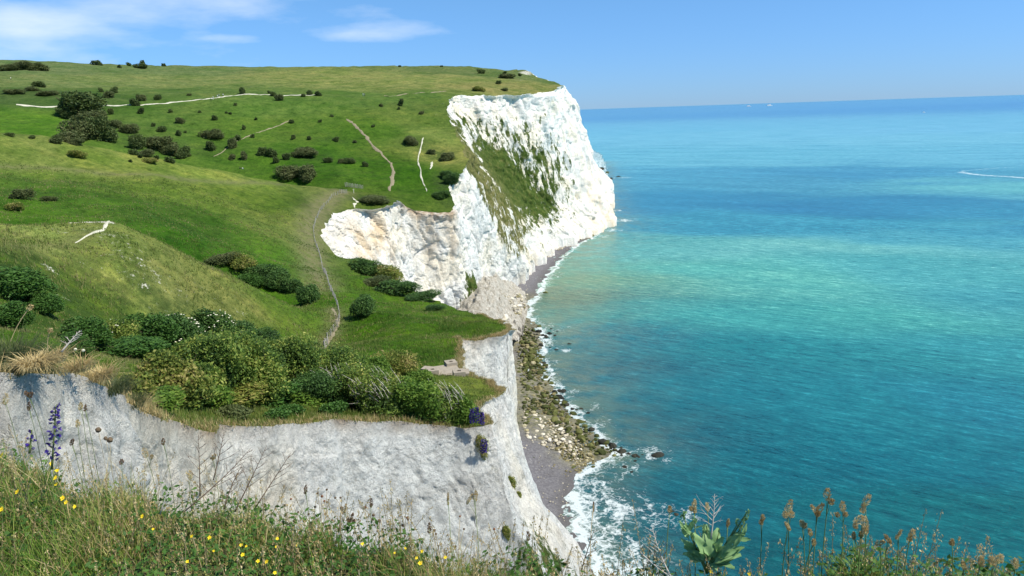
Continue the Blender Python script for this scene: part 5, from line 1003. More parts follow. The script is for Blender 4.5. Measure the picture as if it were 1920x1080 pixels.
PE = [(396, 190, 'walk', M_wht, M_blk, 'leading walker in white on the hillside path, lowest of the four', 1.2), (400, 187, 'walk', M_wht, M_wht, 'walker all in white close behind the leading one', 1.2), (408, 183, 'walk', M_wht, M_gryc, 'walker in white shirt and grey trousers higher up the path', 1.3), (411, 181, 'walk', M_gryc, M_blu, 'walker in grey top beside the white shirted one', 1.3), (418.5, 180, 'walk', M_wht, M_blk, 'last walker in white top with dark trousers near the path bend', 1.3),
      (259, 197, 'walk', M_wht, M_blk, 'lone person in white by a small bush on the path', 1.2), (122, 195, 'walk', M_wht, M_blu, 'person in white left of the big bush clump', -1.2), (21, 151, 'walk', M_wht, M_blk, 'distant person on the upper field at the left edge', .3), (450, 317, 'sit', M_blk, M_blk, 'person in dark clothes sitting on the spur, left of a pair', 1.0), (455, 318, 'sit', M_wht, M_blu, 'person in pale top sitting on the spur, right of a pair', 1.4), (681, 182, 'walk', M_wht, M_blu, 'pale dressed walker of two on the upper path', 1.0), (684, 182, 'walk', M_gryc, M_blk, 'darker dressed walker of two on the upper path', 1.2)]
for (px, py, pose, a, b_, lab, rz) in PE:
    q = g1(px, py, 200.)
    if np.isnan(q[0]): print('MISS person', px, py); continue
    e = bpy.data.objects.new('person', person_mesh(pose, a, b_)); COL.objects.link(e); e.location = tuple(q); e.rotation_euler = (0, 0, rz-1.57); tag(e, lab, 'person')
    hb = MB(); zt_ = 1.74 if pose == 'walk' else .94; hb.blob((0, .0, zt_), (.115, .125, .09), 2, .08, 2, 3); hb.build('hair', M_hair, e, True)

# ------------------------------------------------------------------ boats
def ship(px, py, dist_, L_, label, cat, name, rz=0.1, white=True):
    r = ray(px, py); q = np.array([r[0]*dist_, r[1]*dist_, 0]); e = empty(name, tuple(q), label, cat, None, rz); hb = MB(); a, w = L_/2, L_*.08; h = L_*.07
    st_ = [(-a, w*.8), (-a*.6, w), (a*.5, w), (a*.8, w*.6), (a, .02*w)]
    V = []; 
    for x_, ww in st_: V += [(x_*.97, -ww*.8, -h*.3), (x_*.97, ww*.8, -h*.3), (x_, ww, h), (x_, -ww, h)]
    Fc = [[4*i+k, 4*(i+1)+k, 4*(i+1)+(k+1) % 4, 4*i+(k+1) % 4] for i in range(4) for k in range(4)]+[[3, 2, 1, 0], [16, 17, 18, 19]]
    hb.add(V, Fc); hb.build('hull', M_wht if white else M_blu, e)
    cb = MB(); cb.box((-a*.1, 0, h*1.8), (a*.62, w*.8, h*.8)); cb.box((-a*.05, 0, h*3.0), (a*.45, w*.7, h*.42)); cb.box((a*.35, 0, h*3.6), (a*.1, w*.75, h*.35)); cb.build('superstructure', M_wht, e)
    fb = MB(); fb.tube(np.array([[-a*.3, 0, h*3.3], [-a*.34, 0, h*5.0]]), h*.5, 8); fb.build('funnel', M_blu, e); mb_ = MB(); mb_.tube(np.array([[a*.35, 0, h*3.8], [a*.35, 0, h*6.0]]), h*.07, 4); mb_.build('mast', M_gryc, e)
ship(1404, 191.5, 21000, 130, 'left of two white ferries on the horizon', 'ship', 'ferry', .05); ship(1443, 190, 21000, 160, 'right and larger of two white ferries on the horizon', 'ship', 'ferry', .1)
ship(1733, 204, 5200, 19, 'small white boat alone below the horizon', 'boat', 'motor_boat', .0)
#PART3
M_stemleaf = leafmat('bristly_leaves', [(.04, .06, .02), (.10, .13, .05), (.16, .18, .08)], patch=10); M_rustk = simple('rusty_seed_knob', (.20, .09, .045), .9, .3, 60)
# ------------------------------------------------------------------ the meadow edge at the viewer's feet
FE = np.array([(-300, 770), (0, 850), (120, 875), (250, 905), (400, 930), (500, 950), (600, 975), (700, 996), (820, 1018), (900, 1035), (1000, 1052), (1100, 1075), (1250, 1090), (1500, 1100), (1920, 1105), (2300, 1080)], float)
fe = PZ(FE[:, 0], FE[:, 1], 88.35); FA = np.arctan2(fe[:, 0], fe[:, 1]); FD = np.hypot(fe[:, 0], fe[:, 1])
def RE(a):
    a = np.asarray(a, float); r = np.interp(a, FA, FD); out = np.abs(a) > R(50)
    r = np.where(a < FA[0], FD[0]+np.clip((FA[0]-a), 0, 2)*3.0, r); r = np.where(a > FA[-1], FD[-1]+np.clip(a-FA[-1], 0, 2)*2.0, r)
    return r*(1+.035*vnoise(a*9, a*0, None, 101)+.02*vnoise(a*31, a*0, None, 102))
def HF(x, y): return 88.35+.10*vnoise(x/.9, y/.9, None, 103)+.035*vnoise(x/.23, y/.23, None, 104)
fa = np.linspace(-math.pi, math.pi, 721)[:-1]; fr_ = np.linspace(.05, 1, 40); A_, Q_ = np.meshgrid(fa, fr_, indexing='ij'); rr_ = RE(A_)*Q_
X, Y = rr_*np.sin(A_), rr_*np.cos(A_); Z = HF(X, Y)-.25*sstep(.93, 1.0, Q_)
sk = [(.99, -.35), (.93, -.8), (.97, -1.4), (.9, -3)]
Xs = np.concatenate([X]+[(X[:, -1:]*k) for k, _ in sk], 1); Ys = np.concatenate([Y]+[(Y[:, -1:]*k) for k, _ in sk], 1); Zs = np.concatenate([Z]+[Z[:, -1:]+dz_ for _, dz_ in sk], 1)
V = np.stack([Xs, Ys, Zs], -1).reshape(-1, 3); z0 = np.zeros(len(V))
tag(link('meadow_edge', mesh_np('meadow_edge', V, gridfaces(len(fa), Xs.shape[1], True), [M_earth], True)), 'turf edge of the clifftop at the viewer\'s feet', kind='structure')

def arc(p0, p1, bend, n=5):
    p0, p1 = np.asarray(p0, float), np.asarray(p1, float); t_ = np.linspace(0, 1, n)[:, None]; return p0*(1-t_)+p1*t_+np.asarray(bend)*(4*t_*(1-t_))*.5
r_ = np.random.default_rng(77)
def fgpts(n, lo=.25, hi=1.0, pw=.55, a0=-40, a1=38):
    a = np.radians(r_.uniform(a0, a1, n)); q_ = lo+(hi-lo)*r_.random(n)**pw; d = RE(a)*q_; return d*np.sin(a), d*np.cos(a), q_, a
def blades(name, n, h0, h1, w0, mat, label, lean=.6, seg=3, **kw):
    X, Y, q_, a_ = fgpts(n, **kw); Z = HF(X, Y)-.25*sstep(.93, 1.0, q_)-.01
    patchy = np.clip(.55+.9*fbm(X*2.2, Y*2.2, None, 3, 111), .25, 1.3)
    h = (h0+(h1-h0)*r_.random(n)**2)*patchy; an = r_.uniform(0, 6.28, n); la_ = r_.uniform(0, 6.28, n); ln = lean*h*r_.uniform(.2, 1.2, n)
    w = w0*r_.uniform(.6, 1.4, n); sx_, sy_ = np.cos(an), np.sin(an); rows = []
    for k in range(seg+1):
        t_ = k/seg; cx = X+np.cos(la_)*ln*t_**1.8; cy = Y+np.sin(la_)*ln*t_**1.8; cz = Z+h*(t_-.22*t_**3*(ln/h)); ww = w*(1-t_**1.6)+.0002
        rows += [np.c_[cx-sx_*ww, cy-sy_*ww, cz], np.c_[cx+sx_*ww, cy+sy_*ww, cz]]
    V = np.stack(rows, 1); m_ = 2*(seg+1); base = np.arange(n)[:, None]*m_; fc = np.concatenate([np.stack([base[:, 0]+2*k, base[:, 0]+2*k+1, base[:, 0]+2*k+3, base[:, 0]+2*k+2], 1)[:, None] for k in range(seg)], 1).reshape(-1, 4)
    return tag(link(name, mesh_np(name, V.reshape(-1, 3), fc, [mat])), label, 'grass', kind='stuff')
blades('meadow_grass', 95000, .04, .15, .0022, M_blade, 'short green meadow grass along the clifftop in front')
blades('meadow_grass', 7000, .10, .24, .0018, M_blade, 'longer green grass blades standing out of the meadow edge', lean=.5, seg=4, a1=10)
blades('dry_meadow_grass', 12000, .07, .24, .0015, M_dryg, 'dry straw coloured grass mixed through the meadow edge', lean=.8, seg=4, lo=.5, pw=.4, a1=8)
blades('dry_meadow_grass', 9000, .03, .10, .0018, M_dryg, 'dry grass fringe at the right hand cliff edge', lean=.7, seg=4, lo=.8, a0=4, a1=38)
# clover like leaves
X, Y, q_, _ = fgpts(26000, .25, .97, .7); Z = HF(X, Y)+r_.uniform(.01, .11, len(X)); C = np.c_[X, Y, Z]; nn = r_.normal(size=C.shape)*.45+np.array([0, -.2, 1]); nn /= np.linalg.norm(nn, axis=1)[:, None]
a = np.cross(nn, r_.normal(size=C.shape)); a /= np.linalg.norm(a, axis=1)[:, None]; b_ = np.cross(nn, a); s = (.009*r_.uniform(.5, 1.5, len(X)))[:, None]
V = np.stack([C-a*s*1.3, C-a*s*.2+b_*s*.6, C+a*s*1.2, C-a*s*.2-b_*s*.6], 1).reshape(-1, 3)
tag(link('meadow_leaves', mesh_np('meadow_leaves', V, np.arange(len(V)).reshape(-1, 4), [M_ivy])), 'small clover and herb leaves among the meadow grass', 'ground plants', kind='stuff')
# dry feathery panicles, uncountable
def panicles(name, n, label, hs=(.14, .34), mat=M_seed, stemm=M_drystem, **kw):
    X, Y, q_, _ = fgpts(n, **kw); Z = HF(X, Y); st_ = MB(); Vs = []
    for i in range(n):
        h = r_.uniform(*hs); ln = r_.normal(size=2)*.28*h; p0 = (X[i], Y[i], Z[i]-.02); p1 = (X[i]+ln[0], Y[i]+ln[1], Z[i]+h); st_.tube(arc(p0, p1, (0, 0, .05*h), 4), np.array([.0016, .0013, .001, .0008]), 3)
        m_ = int(26); t_ = r_.random(m_)*.42; wob = (.003+.02*t_*(1-t_*1.6))[:, None]; c_ = np.array(p1)-(np.array(p1)-np.array(p0))*t_[:, None]+r_.normal(size=(m_, 3))*wob*[1, 1, .6]
        d_ = r_.normal(size=(m_, 3))*.5+[0, 0, .9]; d_ /= np.linalg.norm(d_, axis=1)[:, None]; e_ = np.cross(d_, r_.normal(size=(m_, 3))); e_ /= np.linalg.norm(e_, axis=1)[:, None]; s_ = r_.uniform(.003, .0065, m_)[:, None]
        Vs.append(np.stack([c_-d_*s_, c_+e_*s_*.4, c_+d_*s_, c_-e_*s_*.4], 1).reshape(-1, 3))
    V = np.vstack(Vs); V2 = np.vstack(st_.v); f2 = np.array([f for f in st_.f if len(f) == 4]); Vall = np.vstack([V, V2]); f1 = np.arange(len(V)).reshape(-1, 4)
    tag(link(name, mesh_np(name, Vall, np.vstack([f1, f2+len(V)]), [mat, stemm], midx=np.r_[np.zeros(len(f1)), np.ones(len(f2))])), label, 'grass', kind='stuff')
panicles('feathery_grass_heads', 420, 'tan feathery grass panicles all along the meadow edge', hs=(.10, .24), lo=.6, hi=.99, pw=.5, a1=6)
panicles('feathery_grass_heads', 26, 'a few taller feathery panicles before the sea', hs=(.16, .30), lo=.9, hi=1.0, a0=8, a1=34)
panicles('feathery_grass_heads', 260, 'dry feathery grass panicles along the right hand edge', hs=(.05, .15), lo=.85, hi=1.0, a0=4, a1=37)

# ---- individual plants
def rootof(px, py, d):
    """head at (px, py), distance d; foot on the meadow edge"""
    hd = P(px, py, d); a = math.atan2(hd[0], hd[1]); dm = float(RE(np.array(a)))*.97; dr = min(d, dm); rt = np.array([dr*math.sin(a), dr*math.cos(a), 0]); rt[2] = HF(rt[0], rt[1])-.03-.25*float(sstep(.93, 1, np.array(dr/dm*.97))); return rt, hd
def spike(mb_n, base, tip, n, rad, size, V, flat=.42, blunt=1.0):
    base, tip = np.asarray(base), np.asarray(tip); t_ = r_.random(n); ax = tip-base; prof = np.sin(np.clip(t_*1.0, 0, 1)**.7*math.pi*.92+.12)**.6*rad
    o_ = r_.normal(size=(n, 3)); o_ -= (o_@ax)[:, None]*ax/(ax@ax); o_ /= np.linalg.norm(o_, axis=1)[:, None]; c_ = base+ax*t_[:, None]+o_*prof[:, None]*r_.uniform(.5, 1.1, n)[:, None]
    d_ = o_*.8+ax/np.linalg.norm(ax)*.9+r_.normal(size=(n, 3))*.25; d_ /= np.linalg.norm(d_, axis=1)[:, None]; e_ = np.cross(d_, r_.normal(size=(n, 3))); e_ /= np.linalg.norm(e_, axis=1)[:, None]; s_ = (size*r_.uniform(.6, 1.3, n))[:, None]
    V.append(np.stack([c_-d_*s_*.7, c_+e_*s_*flat, c_+d_*s_, c_-e_*s_*flat], 1).reshape(-1, 3))
def quads(name, Vl, mat, parent):
    V = np.vstack(Vl); return link(name, mesh_np(name, V, np.arange(len(V)).reshape(-1, 4), [mat]), parent)
def px2m(p, d): return p*d/F
def seed_stem(px, py, d, clumps, label, group, mat=M_seed, name='cocksfoot_grass', lean=0.0, stem=M_stem, cat='grass stem'):
    """clumps: (dx px, dy px, length px, width px, tilt) relative to head centre"""
    rt, hd = rootof(px, py, d); e = empty(name, tuple(rt), label, cat, group); top_ = hd-rt; mb = MB(); bend = np.array([r_.normal()*.03, r_.normal()*.02, 0]); pts_ = arc((0, 0, 0), top_, bend, 7); mb.tube(pts_, np.linspace(.0022, .0011, 7), 4)
    for (dx, dy, L_, w_, tl) in clumps:
        c_ = top_+RT*px2m(dx, d)+UP*px2m(-dy, d); ax = (RT*math.sin(tl)+UP*math.cos(tl))*px2m(L_, d)/2; V = []; spike(None, c_-ax, c_+ax, int(90+L_*3), px2m(w_, d)/2, .0040, V); quads('seed_head', V, mat, e)
        mb.tube(arc(pts_[-2], c_-ax*.6, (0, 0, 0), 3), .0009, 3)
    mb.build('stem', stem, e, True)
    return e
CF = [(1554, 929, 2.5, [(-3, -2, 22, 13, .1), (5, 12, 12, 10, .5)], 'tallest pale green seed head over the sea'), (1477, 953, 2.4, [(2, -2, 30, 13, .35), (-5, 12, 12, 10, -.3), (7, 12, 12, 12, .2)], 'big tan three lobed seed head farthest left of the tall ones'), (1532, 955, 2.4, [(-5, 0, 20, 8, -.7), (6, -1, 24, 11, .5), (1, 8, 12, 10, 0)], 'forked seed head like two ears'), (1580, 953, 2.45, [(0, -3, 20, 10, 0), (-10, 12, 9, 8, -.2), (5, 12, 9, 8, .3)], 'seed head with two small round side clumps'),
      (1622, 942, 2.5, [(3, -4, 24, 12, .5), (-4, 12, 16, 10, .2)], 'dark leaning seed head high on the right'), (1616, 983, 2.4, [(-6, -8, 22, 12, .8), (6, -2, 26, 13, -.1), (-12, 3, 10, 10, 0), (6, 12, 14, 12, 0)], 'largest golden clustered seed head'), (1504, 981, 2.4, [(0, 0, 13, 10, 0), (5, 5, 10, 8, .4)], 'small round seed head with a nodding lobe'), (1477, 987, 2.35, [(0, 0, 18, 7, -.5)], 'small slanting seed head below the three lobed one'), (1519, 998, 2.35, [(0, 0, 14, 8, -.2)], 'single oval seed head right of the small round one'),
      (1526, 1017, 2.3, [(0, 0, 13, 8, 0)], 'low pale oval seed head'), (1429, 974, 2.4, [(1, -3, 13, 8, .2), (-2, 5, 10, 8, .2)], 'pale seed head just right of the cabbage plant'), (1301, 948, 2.4, [(1, -3, 18, 9, .1), (-6, 6, 9, 8, 0), (2, 10, 9, 8, 0)], 'pinkish seed head above the cabbage leaves'), (1326, 951, 2.4, [(0, 0, 17, 8, -.1)], 'single seed head left of the white twig'), (1256, 955, 2.4, [(0, 0, 14, 9, 0)], 'short seed head left of the cabbage plant'),
      (1665, 1011, 2.35, [(0, 0, 20, 7, -.6)], 'cream seed head leaning left beyond the golden cluster'), (1650, 1018, 2.35, [(0, 0, 18, 8, 1.2)], 'brown seed head lying almost level'), (1708, 1004, 2.4, [(2, -4, 16, 10, .5), (-2, 6, 10, 9, .1)], 'cream seed head on a clean straight stem'), (1785, 1017, 2.4, [(0, 0, 12, 8, 0)], 'lone small seed head on a thin stem far right'), (1807, 1060, 2.3, [(0, 0, 16, 8, -.3)], 'reddish seed head at the lower right'), (1839, 1052, 2.3, [(0, 0, 18, 8, 0)], 'upright reddish seed head right of the leaning one'),
      (1867, 1052, 2.3, [(-6, 0, 16, 12, -.2), (7, -4, 16, 12, .3)], 'twin woolly seed heads near the right edge'), (1905, 1056, 2.3, [(0, 0, 16, 10, 0)], 'last seed head at the right edge'), (1601, 1004, 2.4, [(0, 0, 15, 8, 0), (13, -2, 10, 8, 0)], 'small double seed head under the golden cluster'), (1365, 981, 2.4, [(0, 0, 17, 6, .2)], 'thin rusty seed head between the cabbage branches'), (1685, 1002, 2.4, [(0, 0, 20, 5, .6)], 'thin grey seed head slanting right')]
for (px, py, d, cl, lab) in CF: seed_stem(px, py, d, cl, lab, 'cocksfoot grass stems over the sea')
LF = [(8, 748, 3.6, [(2, 0, 18, 9, .1)], M_seed, 'orange brown seed head at the left edge before the chalk'), (53, 738, 3.6, [(-2, 0, 9, 7, -.6), (3, 2, 10, 8, .5)], M_rust, 'dark nodding seed head left of the blue spike'), (54, 762, 3.6, [(0, 0, 13, 5, 0)], M_rust, 'small dark bud on the stem below the nodding head'), (153, 762, 3.6, [(-2, 0, 14, 7, .2)], M_seed, 'pale seed head right of the blue spike'), (160, 765, 3.6, [(0, 0, 12, 5, .1)], M_rust, 'green grey seed head touching the pale one'), (135, 829, 3.4, [(0, 0, 12, 6, .3)], M_rust, 'dark seed head low on the chalk'),
      (272, 849, 3.5, [(0, 0, 18, 10, -.3), (12, 7, 7, 6, 0)], M_seed, 'rusty seed head with a side bud against the blue chalk'), (146, 794, 3.5, [(0, 0, 14, 7, 0)], M_seed, 'faint pale seed head on the chalk'), (306, 828, 3.4, [(0, 0, 12, 6, 0)], M_rust, 'small grey seed head where the chalk turns'), (228, 866, 3.3, [(0, 0, 10, 7, 0)], M_rust, 'tiny brown seed head in front of the shaded chalk'), (696, 943, 2.9, [(0, 0, 18, 7, 0)], M_rust, 'red brown seed head above the middle of the white face'), (840, 935, 2.8, [(0, 0, 26, 4, 0)], M_seed, 'slim plantain like spike before the white face'),
      (888, 930, 2.8, [(-8, 6, 24, 6, .5), (4, 0, 22, 9, .05)], M_seed, 'golden double seed head at the right of the white face'), (697, 935, 2.9, [], M_seed, None), (805, 990, 2.75, [(0, 0, 22, 8, 0)], M_rust, 'rusty upright seed head low before the white face'), (660, 972, 2.8, [(-6, 4, 10, 8, -.5), (0, -4, 14, 6, .3), (4, 6, 8, 8, 0)], M_rust, 'rust red clustered dock like seed head'), (646, 955, 2.9, [(0, 0, 22, 7, .3)], M_seed, 'pale leaning spike left of the rust red cluster'), (697, 937, 2.9, [], M_seed, None), (573, 918, 3.0, [(0, 0, 18, 6, .1)], M_rust, 'brown seed head above the button flowers'), (400, 857, 3.2, [(0, 0, 14, 8, .6)], M_seed, 'seed head among the bare twigs'), (357, 890, 3.2, [(0, 0, 16, 9, 0)], M_seed, 'tan seed head left of the bare twigs'), (990, 1005, 2.6, [(0, 0, 20, 8, 0)], M_rust, 'reddish seed head near the corner of the cliff')]
for (px, py, d, cl, mt_, lab) in LF:
    if lab: seed_stem(px, py, d, cl, lab, 'seed heads before the chalk', mat=mt_)
for (px, py, d, lab) in ((1113, 945, 2.7, 'tall thin bare stalk standing before the surf'),):
    seed_stem(px, py, d, [(0, 6, 20, 3, 0)], lab, None, mat=M_rust, name='tall_stalk', stem=M_drystem, cat='stalk')
# button heads (dried scabious): three tall ones named, the rest share a label
def knob(px, py, d, rpx, label, group, mat=M_brownh):
    rt, hd = rootof(px, py, d); e = empty('dried_button_flower', tuple(rt), label, 'dried flower', group); mb = MB(); mb.tube(arc((0, 0, 0), hd-rt, (r_.normal()*.05, r_.normal()*.03, 0), 6), np.linspace(.0017, .0010, 6), 4); mb.build('stem', M_drystem, e, True)
    kb = MB(); kb.blob(hd-rt, (px2m(rpx, d), px2m(rpx, d), px2m(rpx, d)*1.05), 2, .22, 5, int(px)); kb.build('seed_knob', mat, e)
knob(184, 806, 3.5, 4.6, 'tallest round brown button head on the shaded chalk', 'button heads before the shaded chalk'); knob(198, 822, 3.5, 3.4, 'smaller left one of the twin button heads', 'button heads before the shaded chalk'); knob(206, 825, 3.5, 5.0, 'larger right one of the twin button heads', 'button heads before the shaded chalk')
KB = [(603, 931), (608, 940), (629, 932), (639, 935), (613, 941), (610, 965), (623, 977), (636, 979), (642, 953), (640, 955), (604, 982), (618, 989), (626, 990), (634, 995), (615, 992), (686, 951), (700, 965), (699, 975), (702, 983), (711, 975), (690, 997), (719, 991), (718, 999), (708, 995), (695, 989), (748, 982), (757, 983), (755, 985), (758, 1005), (770, 1002), (768, 1012), (764, 970), (767, 974), (757, 1018), (814, 995), (817, 1001), (863, 968), (869, 993), (855, 1023), (927, 992), (606, 1000), (640, 1005), (652, 1010), (664, 1000), (672, 1008), (590, 950), (580, 965), (596, 975), (585, 990), (570, 975), (560, 960), (575, 1000), (550, 975), (612, 918), (597, 926), (536, 948), (545, 935)]
for i, (px, py) in enumerate(KB): knob(px+r_.normal(), py+r_.normal(), 2.95-.0006*(px-600)+r_.normal()*.04, r_.uniform(2.0, 3.4), 'small round brown button head in the crowd before the white face', 'crowd of small button heads before the white face', M_brownh if r_.random() < .7 else M_rustk)
# yellow flowers
def yflower(px, py, d, rpx, label, group):
    rt, hd = rootof(px, py, d); e = empty('yellow_flower', tuple(rt), label, 'flower', group); mb = MB(); mb.tube(arc((0, 0, 0), hd-rt, (r_.normal()*.02, 0, 0), 5), .0012, 4); mb.build('stem', M_stem, e)
    rr = px2m(rpx, d); nrm_ = np.array([r_.normal()*.3, -.7, .75]); nrm_ /= np.linalg.norm(nrm_); a = np.cross(nrm_, [0, 0, 1.]); a /= np.linalg.norm(a); b_ = np.cross(nrm_, a); c_ = hd-rt
    for k in range(5):
        th = k*2*math.pi/5+r_.normal()*.12; u_ = a*math.cos(th)+b_*math.sin(th); v_ = np.cross(nrm_, u_); pb = MB(); L_ = rr*r_.uniform(.9, 1.15)
        top = [c_+u_*L_*f+v_*w_*L_+nrm_*L_*z_ for f, w_, z_ in ((.12, -.08, 0), (.6, -.42, .12), (.98, -.22, .28), (1.05, 0, .30), (.98, .22, .28), (.6, .42, .12), (.12, .08, 0))]
        V = np.array(top+[p_-nrm_*.0006 for p_ in top]); pb.add(V, [list(range(7)), list(range(13, 6, -1))]+[[i, i+7, (i+1) % 7+7, (i+1) % 7] for i in range(7)]); pb.build('petal', M_yellow, e)
    cb = MB(); cb.blob(c_+nrm_*rr*.1, (rr*.24,)*3, 1, .1, 3, 1); cb.build('flower_centre', M_ycentre, e)
YF = [(4, 853, 7, 'yellow flower at the left edge of the meadow'), (97, 869, 6, 'yellow flower just below the blue spike'), (107, 882, 5, 'yellow flower close right of the one below the blue spike'), (104, 896, 6, 'upper one of two yellow flowers among brown grass'), (105, 908, 5, 'lower one of two yellow flowers among brown grass'), (33, 922, 7, 'bright yellow flower in the green at the left'), (118, 934, 7, 'yellow flower of a close pair, left'), (124, 942, 6, 'yellow flower of a close pair, right'), (140, 950, 5, 'small yellow flower right of the close pair'), (3, 955, 7, 'yellow flower cut by the left edge'),
      (267, 968, 6, 'single yellow flower in the middle of the left meadow'), (360, 1005, 5, 'small yellow flower below the bare twigs'), (393, 1008, 6, 'yellow flower right of the small one below the twigs'), (351, 1053, 5, 'low yellow flower near the bottom edge'), (287, 992, 4, 'half hidden yellow flower'), (401, 1033, 4, 'little yellow flower above the golden cluster'), (452, 1022, 5, 'yellow flower at the top of the golden cluster'), (462, 1024, 4, 'yellow flower right at the top of the golden cluster'), (455, 1040, 6, 'yellow flower left in the golden cluster'), (484, 1052, 6, 'yellow flower low in the golden cluster'), (500, 1053, 6, 'yellow flower at the right of the golden cluster'), (520, 1010, 5, 'yellow flower above and right of the golden cluster'), (518, 1025, 4, 'tiny yellow flower right of the golden cluster'), (515, 1074, 6, 'yellow flower at the bottom right of the golden cluster'), (557, 1022, 4, 'tiny yellow flower below the button heads'),
      (679, 1020, 6, 'yellow flower under the crowd of button heads'), (792, 1033, 6, 'yellow flower at the top of the right trio'), (781, 1046, 5, 'yellow flower left in the right trio'), (788, 1056, 8, 'broad yellow flower at the bottom of the right trio'), (835, 1045, 6, 'yellow flower right of the trio'), (1334, 1072, 6, 'yellow flower below the cabbage plant'), (1405, 1076, 6, 'golden flower right below the cabbage plant'), (1818, 1077, 6, 'yellow flower at the lower right edge'), (740, 1037, 4, 'pale yellow flower left of the trio'), (760, 1028, 4, 'pale yellow flower above left of the trio')]
for (px, py, rp, lab) in YF:
    d_ = float(np.clip((90-88.35-.12)/max(.2, -ray(px, py)[2]), 2.0, 3.6)); yflower(px, py, d_*.99, rp*.6, lab, 'yellow meadow flowers')
# viper's bugloss spikes
def bugloss(base, topv, wid, n, label, group=None, fs=.0075):
    base, topv = np.asarray(base, float), np.asarray(topv, float); e = empty('bugloss_plant', tuple(base), label, 'flower spike', group); ax = topv-base; mb = MB(); mb.tube(arc((0, 0, 0), ax, (0, 0, 0), 6), np.linspace(.005, .002, 6), 5); mb.build('stem', M_stem, e, True)
    lv, fl = [], []; L_ = np.linalg.norm(ax); axn = ax/L_
    for k in range(n):
        t_ = .12+.88*(k+.5)/n; th = k*2.4+r_.normal()*.3; o_ = RT*math.cos(th)+np.cross(axn, RT)*math.sin(th); w = wid*(1-.55*max(0, t_-.6)/.4)*r_.uniform(.75, 1.1); c0 = ax*t_; c1 = c0+o_*w+axn*w*.25
        spike(None, c0, c1, 7, fs*.5, fs*.8, lv); spike(None, c0*.35+c1*.65, c1+o_*fs*.7, 9, fs*.75, fs*.85, fl, flat=.6)
    quads('calyx_leaves', lv, M_stemleaf, e); quads('florets', fl, M_purple, e)
rt, hd = rootof(105, 762, 3.55); rt2 = rt.copy(); bugloss(P(97, 880, 3.5), P(105, 760, 3.5), .023, 38, 'tall deep blue bugloss spike standing in front of the shaded chalk')
bugloss(P(55, 850, 3.6), P(60, 806, 3.6), .014, 8, 'short blue flower spike left of the tall one')
for (px, py, h, lab) in ((884, 797, 30, 'left one of three blue flower spikes at the corner of the near cliff'), (893, 797, 33, 'middle one of three blue flower spikes at the corner of the near cliff'), (903, 799, 26, 'right one of three blue flower spikes at the corner of the near cliff')):
    bugloss(P(px, py, 46.5), P(px+1, py-h, 46.5), .14, 40, lab, None, .06)
for (px, py, h, lab) in ((903, 852, 28, 'left hanging blue flower spike on the tuft below the corner'), (909, 850, 24, 'right hanging blue flower spike on the tuft below the corner')):
    bugloss(P(px, py, 46.6), P(px+2, py-h, 46.2), .12, 36, lab, None, .055)
# tufts growing on the chalk face
def tuft(pos_, w, h, n, mat, label, name='grass_tussock', hang=0.0, spread=1.0, size=.007, group=None, cat='grass tussock'):
    e = empty(name, tuple(pos_), label, cat, group); a = r_.uniform(0, 6.28, n); q_ = r_.random(n)**.6; x0 = np.c_[np.cos(a)*w*.35*q_, np.sin(a)*w*.35*q_, np.zeros(n)]; out_ = np.c_[np.cos(a), np.sin(a), np.zeros(n)]*spread*(.3+q_[:, None]); L_ = h*r_.uniform(.5, 1.15, n)[:, None]
    wob = r_.normal(size=(n, 3))*[.32, .32, .18]; Vr = []; s_ = np.c_[-np.sin(a), np.cos(a), np.zeros(n)]*size
    for t_ in (0, .35, .7, 1.0): c_ = x0+out_*L_*.7*t_**1.6+wob*L_*t_**2+np.array([0, 0, 1.])*L_*(t_-(.45+hang)*t_**3)+r_.normal(size=(n, 3))*.004; ww = s_*(1-t_**2*.9); Vr += [c_-ww, c_+ww]
    V = np.stack(Vr, 1); b0 = np.arange(n)[:, None]*8; fc = np.concatenate([np.stack([b0[:, 0]+2*k, b0[:, 0]+2*k+1, b0[:, 0]+2*k+3, b0[:, 0]+2*k+2], 1) for k in range(3)]); link('blades', mesh_np('blades', V.reshape(-1, 3), fc, [mat]), e); return e
tuft(P(66, 690, 15.6), .6, .45, 500, M_dryg, 'big golden grass tussock hanging over the chalk rim', hang=.35, size=.008)
for (px, py, d, w, h, n, mt_, lab) in ((15, 684, 15.6, .9, .28, 380, M_stemleaf, 'straw coloured tussock at the left end of the chalk rim'), (108, 684, 16.6, .5, .42, 260, M_dryg, 'upright dry tussock right of the golden one'), (45, 668, 17, 1.4, .65, 700, M_stemleaf, 'greenish tussock behind the golden one'), (5, 655, 17, 1.3, .95, 700, M_stemleaf, 'tall grey green clump at the left edge'), (150, 698, 17.6, .9, .34, 350, M_drg2 if False else M_dryg, 'low dry clump halfway down the chalk rim'), (190, 714, 19, 1.0, .4, 400, M_dryg, 'feathery dry clump on the rim before the thicket'), (215, 728, 20.5, 1.2, .45, 550, M_stemleaf, 'grey green clump beside the feathery one'), (245, 760, 25, 1.2, .5, 450, M_stemleaf, 'small clump in the notch of the chalk rim'), (262, 782, 27.5, 1.3, .5, 450, M_dryg, 'dry clump where the two cliffs meet')):
    q = P(px, py, d); u_ = q[:2]/np.hypot(q[0], q[1]); q[:2] += u_*.25; q[2] = H(q[0], q[1])-.05 if inpoly(np.array([q[0]]), np.array([q[1]]))[0] else q[2]; tuft(q, w, h, n, mt_, lab)
from mathutils.bvhtree import BVHTree
_sel = [c_ for c_ in range(nc-1) if 12 < dist[c_, 0] < 75]
_bv = BVHTree.FromPolygons([tuple(v_) for v_ in CPd[_sel[0]:_sel[-1]+2].reshape(-1, 3).tolist()], gridfaces(_sel[-1]+2-_sel[0], NR).tolist())
